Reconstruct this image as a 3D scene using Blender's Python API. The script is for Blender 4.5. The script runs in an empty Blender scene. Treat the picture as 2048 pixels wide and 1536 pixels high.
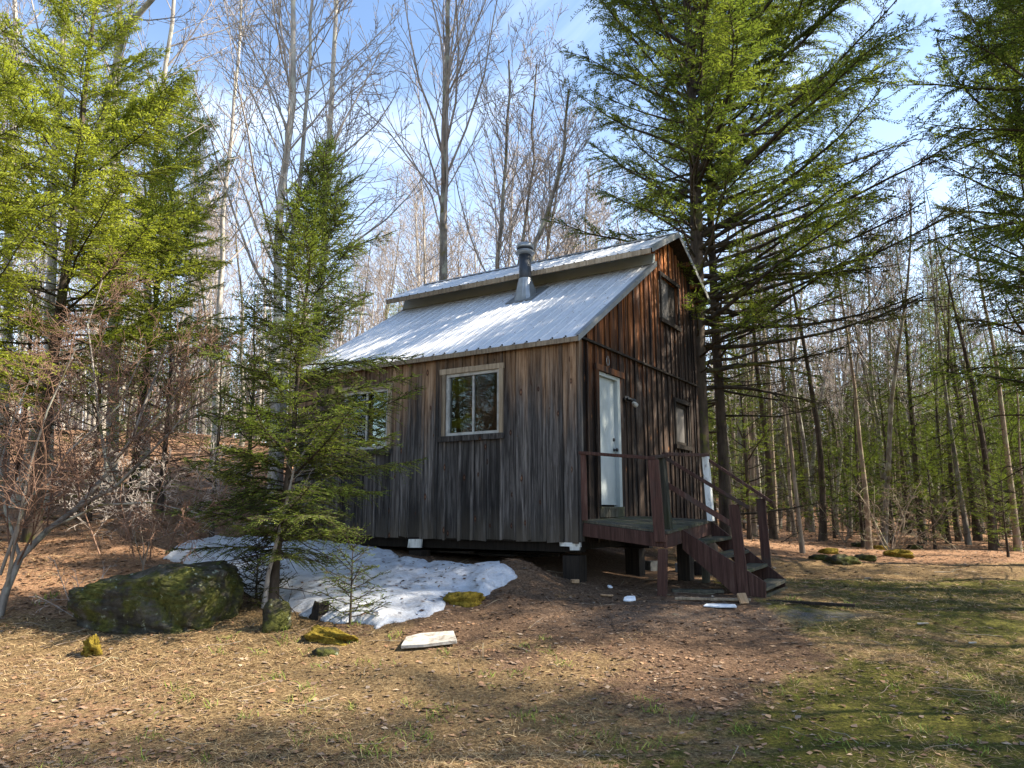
import bpy, math, random
import numpy as np
from mathutils import Vector, Matrix
SC = bpy.context.scene
COL = SC.collection
# ---------------------------------------------------------------- camera, sky, sun, exposure
cam_data = bpy.data.cameras.new("camera")
cam = bpy.data.objects.new("camera", cam_data); COL.objects.link(cam); SC.camera = cam
cam.location = (0, 0, 1.6); cam.rotation_euler = (math.radians(90) + math.atan(255/1497), 0, 0)
cam_data.sensor_width = 36; cam_data.lens = 36*1497/2048; cam_data.clip_start = .05; cam_data.clip_end = 2000
SUN_EL, SUN_AZ = math.radians(40), math.radians(89.5)          # azimuth clockwise from +Y
sd = Vector((math.cos(SUN_EL)*math.sin(SUN_AZ), math.cos(SUN_EL)*math.cos(SUN_AZ), math.sin(SUN_EL)))
ld = bpy.data.lights.new("sun", 'SUN'); ld.energy = 5.0; ld.angle = math.radians(.53); ld.color = (1, .90, .75)
lo = bpy.data.objects.new("sun", ld); COL.objects.link(lo); lo.rotation_euler = sd.to_track_quat('Z', 'Y').to_euler(); lo.location = (30, 0, 30)
W = bpy.data.worlds.new("World"); SC.world = W; W.use_nodes = True
nt = W.node_tree; N = nt.nodes; L = nt.links
bg = N['Background']; bg.inputs[1].default_value = .115
sky = N.new('ShaderNodeTexSky'); sky.sky_type = 'NISHITA'; sky.sun_disc = False
sky.sun_elevation = SUN_EL; sky.sun_rotation = SUN_AZ; sky.air_density = 1.0; sky.dust_density = .3; sky.ozone_density = 1.8
tc = N.new('ShaderNodeTexCoord'); sep = N.new('ShaderNodeSeparateXYZ'); L.new(tc.outputs['Generated'], sep.inputs[0])
ad = N.new('ShaderNodeMath'); ad.operation = 'ADD'; ad.inputs[1].default_value = .25; L.new(sep.outputs[2], ad.inputs[0])
dv = N.new('ShaderNodeVectorMath'); dv.operation = 'DIVIDE'; cmb = N.new('ShaderNodeCombineXYZ')
for i in range(3): L.new(ad.outputs[0], cmb.inputs[i])
L.new(tc.outputs['Generated'], dv.inputs[0]); L.new(cmb.outputs[0], dv.inputs[1])
cn = N.new('ShaderNodeTexNoise'); cn.inputs['Scale'].default_value = 1.5; cn.inputs['Detail'].default_value = 7; cn.inputs['Roughness'].default_value = .6; cn.inputs['Distortion'].default_value = .6
L.new(dv.outputs[0], cn.inputs['Vector'])
cr = N.new('ShaderNodeValToRGB'); cr.color_ramp.elements[0].position = .57; cr.color_ramp.elements[1].position = .92
L.new(cn.outputs[0], cr.inputs[0])
hz = N.new('ShaderNodeMapRange'); hz.inputs[1].default_value = .05; hz.inputs[2].default_value = .55; hz.inputs[3].default_value = .6; hz.inputs[4].default_value = 0
L.new(sep.outputs[2], hz.inputs[0])
am = N.new('ShaderNodeMath'); am.operation = 'ADD'; am.use_clamp = True; L.new(cr.outputs[0], am.inputs[0]); L.new(hz.outputs[0], am.inputs[1])
am2 = N.new('ShaderNodeMath'); am2.operation = 'MULTIPLY'; am2.inputs[1].default_value = .8; L.new(am.outputs[0], am2.inputs[0])
mx = N.new('ShaderNodeMix'); mx.data_type = 'RGBA'; L.new(am2.outputs[0], mx.inputs[0]); L.new(sky.outputs[0], mx.inputs[6]); mx.inputs[7].default_value = (5.8, 6.5, 7.6, 1)
L.new(mx.outputs[2], bg.inputs[0])
SC.view_settings.view_transform = 'Standard'; SC.view_settings.look = 'None'; SC.view_settings.exposure = 1.6; SC.view_settings.gamma = 1
SC.view_settings.use_curve_mapping = False
SC.render.engine = 'CYCLES'
cy = SC.cycles; cy.max_bounces = 6; cy.diffuse_bounces = 3; cy.glossy_bounces = 3; cy.transmission_bounces = 3; cy.transparent_max_bounces = 6
cy.caustics_reflective = False; cy.caustics_refractive = False; cy.sample_clamp_indirect = 6; cy.use_denoising = True

# ---------------------------------------------------------------- helpers
R = np.random.default_rng
UP = np.array([0, 0, 1.])
def nrm(a): return a/np.maximum(np.linalg.norm(a, axis=-1, keepdims=True), 1e-9)
def raw_mesh(name, V, F, mat=None, smooth=False, attrs=None, mats=None):
    """V (n,3); F a list of index tuples or an (m,k) array"""
    me = bpy.data.meshes.new(name)
    V = np.asarray(V, dtype=np.float32)
    if isinstance(F, np.ndarray):
        m, k = F.shape
        me.vertices.add(len(V)); me.vertices.foreach_set('co', V.ravel())
        me.loops.add(m*k); me.loops.foreach_set('vertex_index', F.astype(np.int32).ravel())
        me.polygons.add(m); me.polygons.foreach_set('loop_start', np.arange(0, m*k, k, dtype=np.int32))
        me.update(calc_edges=True)
    else:
        me.from_pydata([tuple(v) for v in V.tolist()], [], F); me.update()
    if attrs:
        for k, a in attrs.items():
            a = np.asarray(a, dtype=np.float32)
            if a.ndim == 1:
                at = me.attributes.new(k, 'FLOAT', 'POINT'); at.data.foreach_set('value', a)
            else:
                at = me.attributes.new(k, 'FLOAT_COLOR', 'POINT'); at.data.foreach_set('color', np.c_[a, np.ones(len(a))].astype(np.float32).ravel())
    if smooth: me.polygons.foreach_set('use_smooth', np.ones(len(me.polygons), dtype=bool))
    if mat: me.materials.append(mat)
    return me
def put(name, me, parent=None, loc=None, rz=0, sc=None):
    o = bpy.data.objects.new(name, me); COL.objects.link(o)
    if parent is not None: o.parent = parent
    if loc is not None: o.location = loc
    if rz: o.rotation_euler = (0, 0, rz)
    if sc is not None: o.scale = (sc, sc, sc) if np.isscalar(sc) else sc
    return o
def tag(o, label=None, cat=None, group=None, kind=None):
    if label: o['label'] = label
    if cat: o['category'] = cat
    if group: o['group'] = group
    if kind: o['kind'] = kind
    return o
def empty(name, loc=(0, 0, 0), rz=0): return put(name, None, None, loc, rz)
def dup(root, loc, rz, sc, tilt=(0, 0)):
    r = root.copy(); COL.objects.link(r); r.location = loc; r.rotation_euler = (tilt[0], tilt[1], rz); r.scale = (sc, sc, sc)
    for ch in list(root.children):
        c = ch.copy(); COL.objects.link(c); c.parent = r
    return r
class MB:
    """collects boxes, prisms and tubes for ONE mesh object; t = per-piece tint"""
    def __init__(s): s.v = []; s.f = []; s.t = []
    def add(s, V, F, t=0.5):
        b = len(s.v); s.v += [tuple(map(float, p)) for p in V]; s.f += [tuple(i+b for i in f) for f in F]; s.t += [t]*len(V); return s
    def hexa(s, P, t=.5):   # 8 corners: bottom 4 ccw, top 4
        return s.add(P, [(3, 2, 1, 0), (4, 5, 6, 7), (0, 1, 5, 4), (1, 2, 6, 5), (2, 3, 7, 6), (3, 0, 4, 7)], t)
    def box(s, a, b, t=.5):
        (x0, y0, z0), (x1, y1, z1) = a, b
        return s.hexa([(x0, y0, z0), (x1, y0, z0), (x1, y1, z0), (x0, y1, z0), (x0, y0, z1), (x1, y0, z1), (x1, y1, z1), (x0, y1, z1)], t)
    def bar(s, a, b, w, h, t=.5, side=None):   # a beam from a to b, w across, h up
        a = np.array(a, float); b = np.array(b, float); d = nrm(b-a)
        sd_ = nrm(np.cross(d, UP if abs(d[2]) < .95 else np.array([1., 0, 0]))) if side is None else nrm(np.array(side, float))
        u = np.cross(sd_, d); c = []
        for p in (a, b):
            c += [p-sd_*w/2-u*h/2, p+sd_*w/2-u*h/2, p+sd_*w/2+u*h/2, p-sd_*w/2+u*h/2]
        return s.hexa(c, t)
    def prism(s, poly, off, t=.5):   # poly: list of 3D points, off: extrusion vector
        n = len(poly); P = [np.array(p, float) for p in poly]; Q = [p+np.array(off, float) for p in P]
        return s.add(P+Q, [tuple(range(n))[::-1], tuple(range(n, 2*n))]+[(i, (i+1) % n, n+(i+1) % n, n+i) for i in range(n)], t)
    def lathe(s, prof, c, n=20, t=.5):   # prof: (r,z)
        V = []; F = []
        for r, z in prof:
            for k in range(n):
                a = 2*math.pi*k/n; V.append((c[0]+r*math.cos(a), c[1]+r*math.sin(a), c[2]+z))
        for i in range(len(prof)-1):
            for k in range(n):
                F.append((i*n+k, i*n+(k+1) % n, (i+1)*n+(k+1) % n, (i+1)*n+k))
        F.append(tuple(range(n))[::-1]); F.append(tuple((len(prof)-1)*n+k for k in range(n)))
        return s.add(V, F, t)
    def tube(s, pts, r, n=6, t=.5):
        V, F = tubes([(np.array(pts, float), np.full(len(pts), float(r)) if np.isscalar(r) else np.array(r, float))], n)
        return s.add(V, F.tolist(), t)
    def build(s, name, mat, parent=None, smooth=False, bevel=0, wob=0, seed=0):
        V = np.array(s.v, float)
        if wob: V = V+R(seed).normal(0, wob, V.shape)
        me = raw_mesh(name, V, s.f, mat, smooth, {'tint': s.t})
        o = put(name, me, parent)
        if bevel:
            m = o.modifiers.new('bevel', 'BEVEL'); m.width = bevel; m.segments = 1; m.limit_method = 'ANGLE'
        return o
def tubes(paths, n=5):
    """paths: list of (pts (k,3), radii (k,)) -> one V, F"""
    Vs = []; Fs = []; b = 0
    ang = np.arange(n)*2*np.pi/n; ca = np.cos(ang); sa = np.sin(ang)
    for pts, rad in paths:
        k = len(pts); T = np.empty_like(pts); T[1:-1] = pts[2:]-pts[:-2]; T[0] = pts[1]-pts[0]; T[-1] = pts[-1]-pts[-2]
        T = nrm(T); ref = np.array([1., 0, 0]) if abs(T[0, 0]) < .8 else np.array([0, 1., 0])
        A = nrm(np.cross(T, ref)); B = np.cross(T, A)
        V = pts[:, None, :]+rad[:, None, None]*(A[:, None, :]*ca[None, :, None]+B[:, None, :]*sa[None, :, None])
        Vs.append(V.reshape(-1, 3))
        i = np.arange(k-1)[:, None]*n; j = np.arange(n)[None, :]; j2 = (j+1) % n
        Fs.append((b+np.stack([i+j, i+j2, i+n+j2, i+n+j], -1)).reshape(-1, 4)); b += k*n
    return np.concatenate(Vs), np.concatenate(Fs)
def quad_mesh(name, Q, mat, attrs=None):
    n = len(Q); return raw_mesh(name, Q.reshape(-1, 3), np.arange(n*4).reshape(n, 4), mat, False, attrs)
def hsh(ix, iy, seed):
    h = (ix.astype(np.int64)*374761393+iy.astype(np.int64)*668265263+seed*982451653) & 0x7fffffff
    h = ((h ^ (h >> 13))*1274126177) & 0x7fffffff
    return ((h ^ (h >> 16)) & 0xffff)/65535.
def vn(x, y, f, seed=0):
    x = np.asarray(x, float)*f; y = np.asarray(y, float)*f
    ix = np.floor(x); iy = np.floor(y); u = x-ix; v = y-iy; u = u*u*(3-2*u); v = v*v*(3-2*v)
    ix = ix.astype(np.int64); iy = iy.astype(np.int64)
    return (hsh(ix, iy, seed)*(1-u)*(1-v)+hsh(ix+1, iy, seed)*u*(1-v)+hsh(ix, iy+1, seed)*(1-u)*v+hsh(ix+1, iy+1, seed)*u*v)*2-1

# ---------------------------------------------------------------- the lie of the land
CAB = np.array([0.9804, 11.02]); CZ = 1.1736                      # near corner of the cabin, height of its wall foot
CU = np.array([.84465, -.53531]); CV = np.array([.53516, .84475])   # cabin X (out of the gable), cabin Y (along the gable)
def cw(x, y): return CAB+CU*x+CV*y
CROT = math.atan2(CU[1], CU[0])
cp = [(0, 0, 0), (-3, 5, .02), (3, 5, 0), (0, 7, .14), (-3, 7.5, .2), (-5.2, 8, .27), (4, 7.5, .2), (-1.5, 8.3, .32), (-3, 9.3, .47), (3.2, 9.7, .41), (2.0, 10.0, .45),
      (5, 10.5, .42), (4, 13, .47), (8, 19, .55), (13, 20, .5), (20, 30, .75), (10, 36, .95), (40, 60, 1.6), (0, 40, 2.6), (0, 24, 1.5), (-8.3, 13, 1.1), (-10, 17, 1.85), (-6, 16, 1.7),
      (-12, 25, 3.7), (-5, 25, 3.2), (-14, 33, 5.0), (-25, 30, 4.8), (-30, 60, 7), (-10, 60, 6), (60, 20, .5), (30, 5, 0), (-30, 5, .5), (-15, 9, .6), (100, 120, 3), (-100, 120, 9), (0, 120, 6), (0, -20, 0), (40, -20, 0), (-40, -20, 0), (-100, 0, 2), (120, 0, 0)]
for x, y, z in [(-.15, .1, -.53), (-1.2, -.3, -.44), (-3, -.2, -.3), (-6, -.3, -.1), (0, 3, -.68), (0, 6, -.7), (-6, 6, .4), (-3, 3, -.35), (-3, 8, .2)]:
    p = cw(x, y); cp.append((p[0], p[1], CZ+z))
cp = np.array(cp, float)
_D = lambda A, B: np.sqrt(((A[:, None, :]-B[None, :, :])**2).sum(-1)+2.0)
_K = _D(cp[:, :2], cp[:, :2]); _w = np.linalg.solve(_K+np.eye(len(cp))*.02*-1, cp[:, 2]-cp[:, 2].mean())
MOUND = (cw(-.6, -.8), .30, .5)
def hgt(x, y):
    x = np.atleast_1d(np.asarray(x, float)); y = np.atleast_1d(np.asarray(y, float)); sh = x.shape
    P = np.c_[x.ravel(), y.ravel()]; out = np.empty(len(P))
    for i in range(0, len(P), 20000):
        out[i:i+20000] = _D(P[i:i+20000], cp[:, :2])@_w
    z = out.reshape(sh)+cp[:, 2].mean()
    z += .035*vn(x, y, .9, 1)+.018*vn(x, y, 2.6, 2)+.008*vn(x, y, 7, 3)
    for (c, a, s) in (MOUND, ((-1.0, 7.05), .07, .3)):
        z += a*np.exp(-(((x-c[0])**2+(y-c[1])**2)/(s*s)))
    return z
def h1(x, y): return float(hgt(x, y)[0])
TH = math.atan(255/1497.)
def ray(px, py):
    x = px-1024; y = 768-py; d = np.array([x, -y*math.sin(TH)+1497*math.cos(TH), y*math.cos(TH)+1497*math.sin(TH)]); return d/d[1]
def gp(px, py, y0=3., y1=70.):
    """the ground point seen at a photo pixel"""
    d = ray(px, py); Y = np.linspace(y0, y1, 1500); z = hgt(d[0]*Y, Y); k = np.argmax(1.6+d[2]*Y < z)
    return np.array([d[0]*Y[k], Y[k], z[k]])
def at(px, py, Y): d = ray(px, py); return np.array([d[0]*Y, Y, 1.6+d[2]*Y])

# ---------------------------------------------------------------- materials
class NB:
    def __init__(s, name):
        s.m = bpy.data.materials.new(name); s.m.use_nodes = True; s.t = s.m.node_tree; s.n = s.t.nodes; s.l = s.t.links
        s.bsdf = s.n['Principled BSDF']; s.out = s.n['Material Output']; s.co = s.n.new('ShaderNodeTexCoord')
    def noise(s, sc, det=4, rough=.55, scale=(1, 1, 1), dist=0, obj=True):
        mp = s.n.new('ShaderNodeMapping'); mp.inputs['Scale'].default_value = scale
        s.l.new(s.co.outputs['Object'], mp.inputs[0]); t = s.n.new('ShaderNodeTexNoise')
        t.inputs['Scale'].default_value = sc; t.inputs['Detail'].default_value = det; t.inputs['Roughness'].default_value = rough; t.inputs['Distortion'].default_value = dist
        s.l.new(mp.outputs[0], t.inputs['Vector']); return t.outputs[0]
    def ramp(s, fac, stops):
        r = s.n.new('ShaderNodeValToRGB'); e = r.color_ramp.elements
        while len(e) < len(stops): e.new(.5)
        for k, (p, c) in enumerate(stops): e[k].position = p; e[k].color = (*c, 1) if len(c) == 3 else c
        s.l.new(fac, r.inputs[0]); return r.outputs[0]
    def mix(s, fac, a, b, mode='MIX'):
        m = s.n.new('ShaderNodeMix'); m.data_type = 'RGBA'; m.blend_type = mode
        for k, x in ((0, fac), (6, a), (7, b)):
            if isinstance(x, (int, float)): m.inputs[k].default_value = x
            elif isinstance(x, tuple): m.inputs[k].default_value = (*x, 1)
            else: s.l.new(x, m.inputs[k])
        return m.outputs[2]
    def math(s, op, a, b=None, clamp=False):
        m = s.n.new('ShaderNodeMath'); m.operation = op; m.use_clamp = clamp
        for k, x in ((0, a), (1, b)):
            if x is None: continue
            if isinstance(x, (int, float)): m.inputs[k].default_value = x
            else: s.l.new(x, m.inputs[k])
        return m.outputs[0]
    def rng(s, v, a, b, c=0, d=1):
        m = s.n.new('ShaderNodeMapRange'); s.l.new(v, m.inputs[0])
        for k, x in enumerate((a, b, c, d)): m.inputs[k+1].default_value = x
        return m.outputs[0]
    def attr(s, name, out='Fac'):
        a = s.n.new('ShaderNodeAttribute'); a.attribute_name = name; return a.outputs[out]
    def z(s):
        q = s.n.new('ShaderNodeSeparateXYZ'); s.l.new(s.co.outputs['Object'], q.inputs[0]); return q.outputs
    def rand(s):
        return s.n.new('ShaderNodeObjectInfo').outputs['Random']
    def fin(s, col, rough=.8, bump=None, bs=.3, bd=.01, spec=.3, metal=0):
        if isinstance(col, tuple): s.bsdf.inputs['Base Color'].default_value = (*col, 1)
        else: s.l.new(col, s.bsdf.inputs['Base Color'])
        if isinstance(rough, (int, float)): s.bsdf.inputs['Roughness'].default_value = rough
        else: s.l.new(rough, s.bsdf.inputs['Roughness'])
        s.bsdf.inputs['Specular IOR Level'].default_value = spec; s.bsdf.inputs['Metallic'].default_value = metal
        if bump is not None:
            b = s.n.new('ShaderNodeBump'); b.inputs['Strength'].default_value = bs; b.inputs['Distance'].default_value = bd
            s.l.new(bump, b.inputs['Height']); s.l.new(b.outputs[0], s.bsdf.inputs['Normal'])
        return s.m
def leaf_mat(name, stops, nsc=1.2, trans=.35, fine=9):
    b = NB(name); n1 = b.noise(nsc, 3); n2 = b.noise(fine, 2)
    f = b.math('ADD', b.math('MULTIPLY', n1, .6), b.math('MULTIPLY', n2, .4))
    f = b.math('ADD', f, b.math('MULTIPLY', b.math('SUBTRACT', b.rand(), .5), .12))
    c = b.ramp(f, stops); b.n.remove(b.bsdf)
    d = b.n.new('ShaderNodeBsdfDiffuse'); t = b.n.new('ShaderNodeBsdfTranslucent'); m = b.n.new('ShaderNodeMixShader')
    c2 = b.mix(1.0, c, (1.0, 1.05, .5), 'MULTIPLY')
    b.l.new(c, d.inputs[0]); b.l.new(c2, t.inputs[0]); m.inputs[0].default_value = trans
    b.l.new(d.outputs[0], m.inputs[1]); b.l.new(t.outputs[0], m.inputs[2]); b.l.new(m.outputs[0], b.out.inputs[0]); return b.m
def bark_mat(name, lo, hi, lichen=None, sc=6, moss=None):
    b = NB(name); n = b.noise(sc, 5, .65, (1, 1, .25)); c = b.ramp(n, [(.32, lo), (.68, hi)])
    if lichen: c = b.mix(b.rng(b.noise(3.2, 4, .6, (1, 1, .6)), .52, .62), c, lichen)
    if moss: c = b.mix(b.rng(b.noise(2.0, 4, .7), .55, .64, 0, .85), c, moss)
    return b.fin(c, .9, b.noise(sc*4, 4, .7, (1, 1, .2)), .7, .02, .15)
def wood_mat(name, kind):
    b = NB(name); t = b.attr('tint'); X, Y, Z = b.z()
    vec = b.n.new('ShaderNodeCombineXYZ'); b.l.new(b.math('ADD', X, b.math('MULTIPLY', t, 37.)), vec.inputs[0]); b.l.new(b.math('ADD', Y, b.math('MULTIPLY', t, 19.)), vec.inputs[1]); b.l.new(b.math('ADD', Z, b.math('MULTIPLY', t, 53.)), vec.inputs[2])
    def nz(sc, scale, det=5, rough=.6, dist=0):
        mp = b.n.new('ShaderNodeMapping'); mp.inputs['Scale'].default_value = scale; b.l.new(vec.outputs[0], mp.inputs[0])
        q = b.n.new('ShaderNodeTexNoise'); q.inputs['Scale'].default_value = sc; q.inputs['Detail'].default_value = det; q.inputs['Roughness'].default_value = rough; q.inputs['Distortion'].default_value = dist
        b.l.new(mp.outputs[0], q.inputs['Vector']); return q.outputs[0]
    grain = nz(26, (1, 1, .05), 6, .7, .4); streak = nz(5.5, (1, 1, .10), 4, .6); blot = nz(2.2, (1, 1, .5), 4)
    # knots
    kv = b.n.new('ShaderNodeCombineXYZ'); b.l.new(b.math('ADD', b.math('ADD', X, Y), b.math('MULTIPLY', t, 7.)), kv.inputs[0]); b.l.new(b.math('ADD', b.math('MULTIPLY', Z, .5), b.math('MULTIPLY', t, 23.)), kv.inputs[1])
    vo = b.n.new('ShaderNodeTexVoronoi'); vo.voronoi_dimensions = '2D'; vo.inputs['Scale'].default_value = 3.6; b.l.new(kv.outputs[0], vo.inputs['Vector'])
    sc_ = b.n.new('ShaderNodeSeparateColor'); b.l.new(vo.outputs['Color'], sc_.inputs[0])
    kd = b.math('ADD', b.math('ADD', vo.outputs['Distance'], b.math('MULTIPLY', sc_.outputs[0], .11)), b.math('MULTIPLY', b.math('SUBTRACT', grain, .5), .03)); kn = b.rng(kd, .05, .12, 1, 0); ring = b.math('MULTIPLY', b.rng(kd, .03, .06), b.rng(kd, .12, .08))
    if kind == 'side':
        grey = b.ramp(grain, [(.28, (.014, .012, .011)), (.46, (.066, .061, .058)), (.7, (.22, .205, .195))])
        warm = b.ramp(grain, [(.28, (.04, .019, .009)), (.46, (.19, .115, .065)), (.7, (.38, .27, .18))])
        zz = b.math('ADD', Z, b.math('MULTIPLY', b.math('SUBTRACT', streak, .5), 2.3))
        zz = b.math('ADD', zz, b.math('MULTIPLY', b.math('SUBTRACT', t, .5), .5))
        c = b.mix(b.rng(zz, 1.8, 2.75, 0, 1), grey, warm)
        dk = b.math('MULTIPLY', b.rng(streak, .42, .54, 1, 0), b.rng(b.math('ADD', Z, b.math('MULTIPLY', blot, 1.5)), .4, 2.7, .98, .2))
        c = b.mix(dk, c, (.012, .011, .011))
        c = b.mix(b.math('MULTIPLY', b.rng(b.math('ADD', Z, b.math('MULTIPLY', blot, .8)), .45, .85, 1, 0), .55), c, (.10, .085, .065))
        c = b.mix(b.math('MULTIPLY', kn, .8), c, (.20, .10, .055)); c = b.mix(b.math('MULTIPLY', ring, .85), c, (.03, .014, .010))
    elif kind == 'gable':
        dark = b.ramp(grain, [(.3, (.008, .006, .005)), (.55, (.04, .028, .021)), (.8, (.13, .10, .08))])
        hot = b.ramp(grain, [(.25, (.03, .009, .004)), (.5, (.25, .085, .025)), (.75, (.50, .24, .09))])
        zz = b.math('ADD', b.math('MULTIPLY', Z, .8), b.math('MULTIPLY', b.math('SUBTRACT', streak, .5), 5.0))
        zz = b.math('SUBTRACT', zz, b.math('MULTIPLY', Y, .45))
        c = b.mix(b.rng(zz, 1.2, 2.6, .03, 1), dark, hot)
        c = b.mix(b.rng(nz(7, (1, 1, .06), 3), .5, .6, 0, .9), c, (.008, .006, .006))
        c = b.mix(b.rng(blot, .60, .72, 0, .6), c, (.20, .165, .14))
        c = b.mix(b.math('MULTIPLY', kn, .7), c, (.34, .15, .06)); c = b.mix(b.math('MULTIPLY', ring, .7), c, (.03, .012, .006))
    elif kind == 'trim':
        c = b.ramp(grain, [(.25, (.09, .065, .04)), (.5, (.27, .215, .15)), (.75, (.42, .35, .26))])
        c = b.mix(b.rng(blot, .55, .7, 0, .6), c, (.10, .075, .055))
    elif kind == 'red':
        c = b.ramp(grain, [(.3, (.028, .015, .012)), (.55, (.075, .038, .030)), (.8, (.15, .10, .08))])
        c = b.mix(b.rng(blot, .54, .66, 0, .75), c, (.06, .047, .04))
    elif kind == 'deck':
        c = b.ramp(grain, [(.3, (.03, .028, .022)), (.6, (.095, .09, .068)), (.8, (.17, .16, .12))])
        c = b.mix(b.rng(blot, .5, .66, 0, .7), c, (.05, .06, .02))
    elif kind == 'dark':
        c = b.ramp(grain, [(.3, (.010, .008, .007)), (.6, (.035, .028, .022)), (.8, (.08, .06, .045))])
    elif kind == 'white':
        c = b.ramp(streak, [(.3, (.33, .34, .33)), (.6, (.62, .64, .63))])
        c = b.mix(b.rng(nz(14, (1, 1, .4)), .56, .68, 0, .7), c, (.14, .12, .10))
    elif kind == 'new':
        c = b.ramp(grain, [(.3, (.28, .17, .09)), (.7, (.48, .34, .21))])
    # a tint step from board to board
    c = b.mix(1.0, c, b.mix(t, (.55, .55, .55), (1.4, 1.36, 1.3)), 'MULTIPLY')
    return b.fin(c, .85, grain, .8, .012, .2)
M = {}
M['side'] = wood_mat('weathered_grey_siding', 'side'); M['gable'] = wood_mat('dark_stained_siding', 'gable'); M['trim'] = wood_mat('raw_wood_trim', 'trim')
M['red'] = wood_mat('worn_red_paint', 'red'); M['deck'] = wood_mat('mossy_deck_wood', 'deck'); M['dark'] = wood_mat('dark_old_wood', 'dark')
M['white'] = wood_mat('peeling_white_paint', 'white'); M['new'] = wood_mat('fresh_lumber', 'new')
b = NB('roof_metal'); c = b.ramp(b.noise(9, 6, .7, (1, .12, .12)), [(.3, (.52, .53, .54)), (.5, (.62, .63, .635)), (.7, (.72, .72, .72))]); c = b.mix(b.rng(b.noise(9, 5, .7), .62, .72, 0, .3), c, (.33, .31, .28))
M['roof'] = b.fin(c, b.rng(b.noise(5, 3), .3, .7, .32, .48), None, spec=.5, metal=.1)
b = NB('trim_metal'); M['tmetal'] = b.fin(b.ramp(b.noise(4, 4), [(.3, (.18, .185, .18)), (.7, (.27, .275, .265))]), .45, None, spec=.5, metal=.3)
b = NB('band_flashing'); M['band'] = b.fin(b.ramp(b.noise(2.5, 5, .6, (1, 1, .5)), [(.3, (.36, .40, .39)), (.7, (.45, .50, .49))]), .5, None, spec=.4)
b = NB('stove_pipe'); M['pipe'] = b.fin(b.ramp(b.noise(5, 4, .6, (1, 1, .3)), [(.3, (.022, .026, .032)), (.7, (.05, .058, .07))]), .45, None, spec=.5)
b = NB('galvanised'); M['galv'] = b.fin(b.ramp(b.noise(8, 4), [(.3, (.24, .255, .26)), (.7, (.36, .375, .375))]), .4, None, spec=.5, metal=.5)
b = NB('door_paint'); M['door'] = b.fin(b.ramp(b.noise(2.0, 4, .6, (1, 1, .5)), [(.3, (.30, .34, .33)), (.7, (.48, .52, .51))]), .5, None, spec=.3)
b = NB('window_paint'); M['wpaint'] = b.fin(b.ramp(b.noise(9, 4, .6), [(.35, (.30, .29, .26)), (.6, (.50, .49, .45))]), .6, None)
b = NB('black_metal'); M['black'] = b.fin((.012, .012, .013), .35, None, spec=.5)
b = NB('plywood'); M['ply'] = b.fin(b.ramp(b.noise(4, 6, .7, (1, 1, .4)), [(.3, (.06, .055, .05)), (.7, (.14, .13, .12))]), .85, None)
b = NB('interior'); M['inside'] = b.fin((.05, .042, .035), .9, None)
b = NB('glass'); b.n.remove(b.bsdf); g = b.n.new('ShaderNodeBsdfGlossy'); g.inputs['Roughness'].default_value = .02; g.inputs[0].default_value = (.95, 1, .97, 1)
tr = b.n.new('ShaderNodeBsdfTransparent'); tr.inputs[0].default_value = (.82, .86, .84, 1); ms = b.n.new('ShaderNodeMixShader'); fr = b.n.new('ShaderNodeFresnel'); fr.inputs[0].default_value = 1.45
b.l.new(fr.outputs[0], ms.inputs[0]); b.l.new(tr.outputs[0], ms.inputs[1]); b.l.new(g.outputs[0], ms.inputs[2]); b.l.new(ms.outputs[0], b.out.inputs[0]); M['glass'] = b.m
b = NB('foam'); c = b.mix(b.rng(b.noise(11, 6, .75), .46, .66, 0, .9), (.44, .42, .37), (.15, .115, .08)); M['foam'] = b.fin(c, .8, b.noise(30, 4), .3, .005)
b = NB('blue_foam'); M['foam2'] = b.fin(b.ramp(b.noise(12, 4), [(.3, (.45, .5, .55)), (.6, (.7, .74, .78))]), .7, None)
b = NB('concrete'); M['conc'] = b.fin(b.ramp(b.noise(12, 5, .7), [(.3, (.10, .10, .09)), (.7, (.24, .235, .22))]), .9, b.noise(50, 4), .4, .005)
b = NB('rock_moss'); n = b.noise(5, 6, .7); base = b.ramp(n, [(.3, (.014, .013, .010)), (.5, (.05, .045, .034)), (.75, (.15, .14, .115))])
moss = b.ramp(b.noise(22, 4, .7), [(.3, (.026, .030, .008)), (.7, (.11, .112, .026))])
c = b.mix(b.rng(b.noise(3.0, 6, .7), .43, .55), base, moss); c = b.mix(b.rng(b.noise(11, 3, .6), .63, .69, 0, .8), c, (.26, .29, .22))
M['rock'] = b.fin(c, .9, b.noise(9, 8, .75, (1, 1, 2.2)), .9, .05, .15)
b = NB('moss_yellow'); c = b.ramp(b.noise(26, 4, .7), [(.3, (.05, .038, .008)), (.5, (.21, .15, .022)), (.75, (.42, .31, .05))]); M['moss'] = b.fin(c, .95, b.noise(60, 4, .8), 1., .03, .1)
b = NB('snow_old'); c = b.mix(b.rng(b.noise(5, 8, .8), .46, .74, 0, .85), (.72, .75, .80), (.36, .33, .31)); c = b.mix(b.rng(b.noise(30, 5, .8), .62, .70, 0, .9), c, (.12, .075, .05))
b.bsdf.inputs['Subsurface Weight'].default_value = 0
M['snow'] = b.fin(c, .55, b.noise(11, 8, .8), .9, .08, .3)
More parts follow.
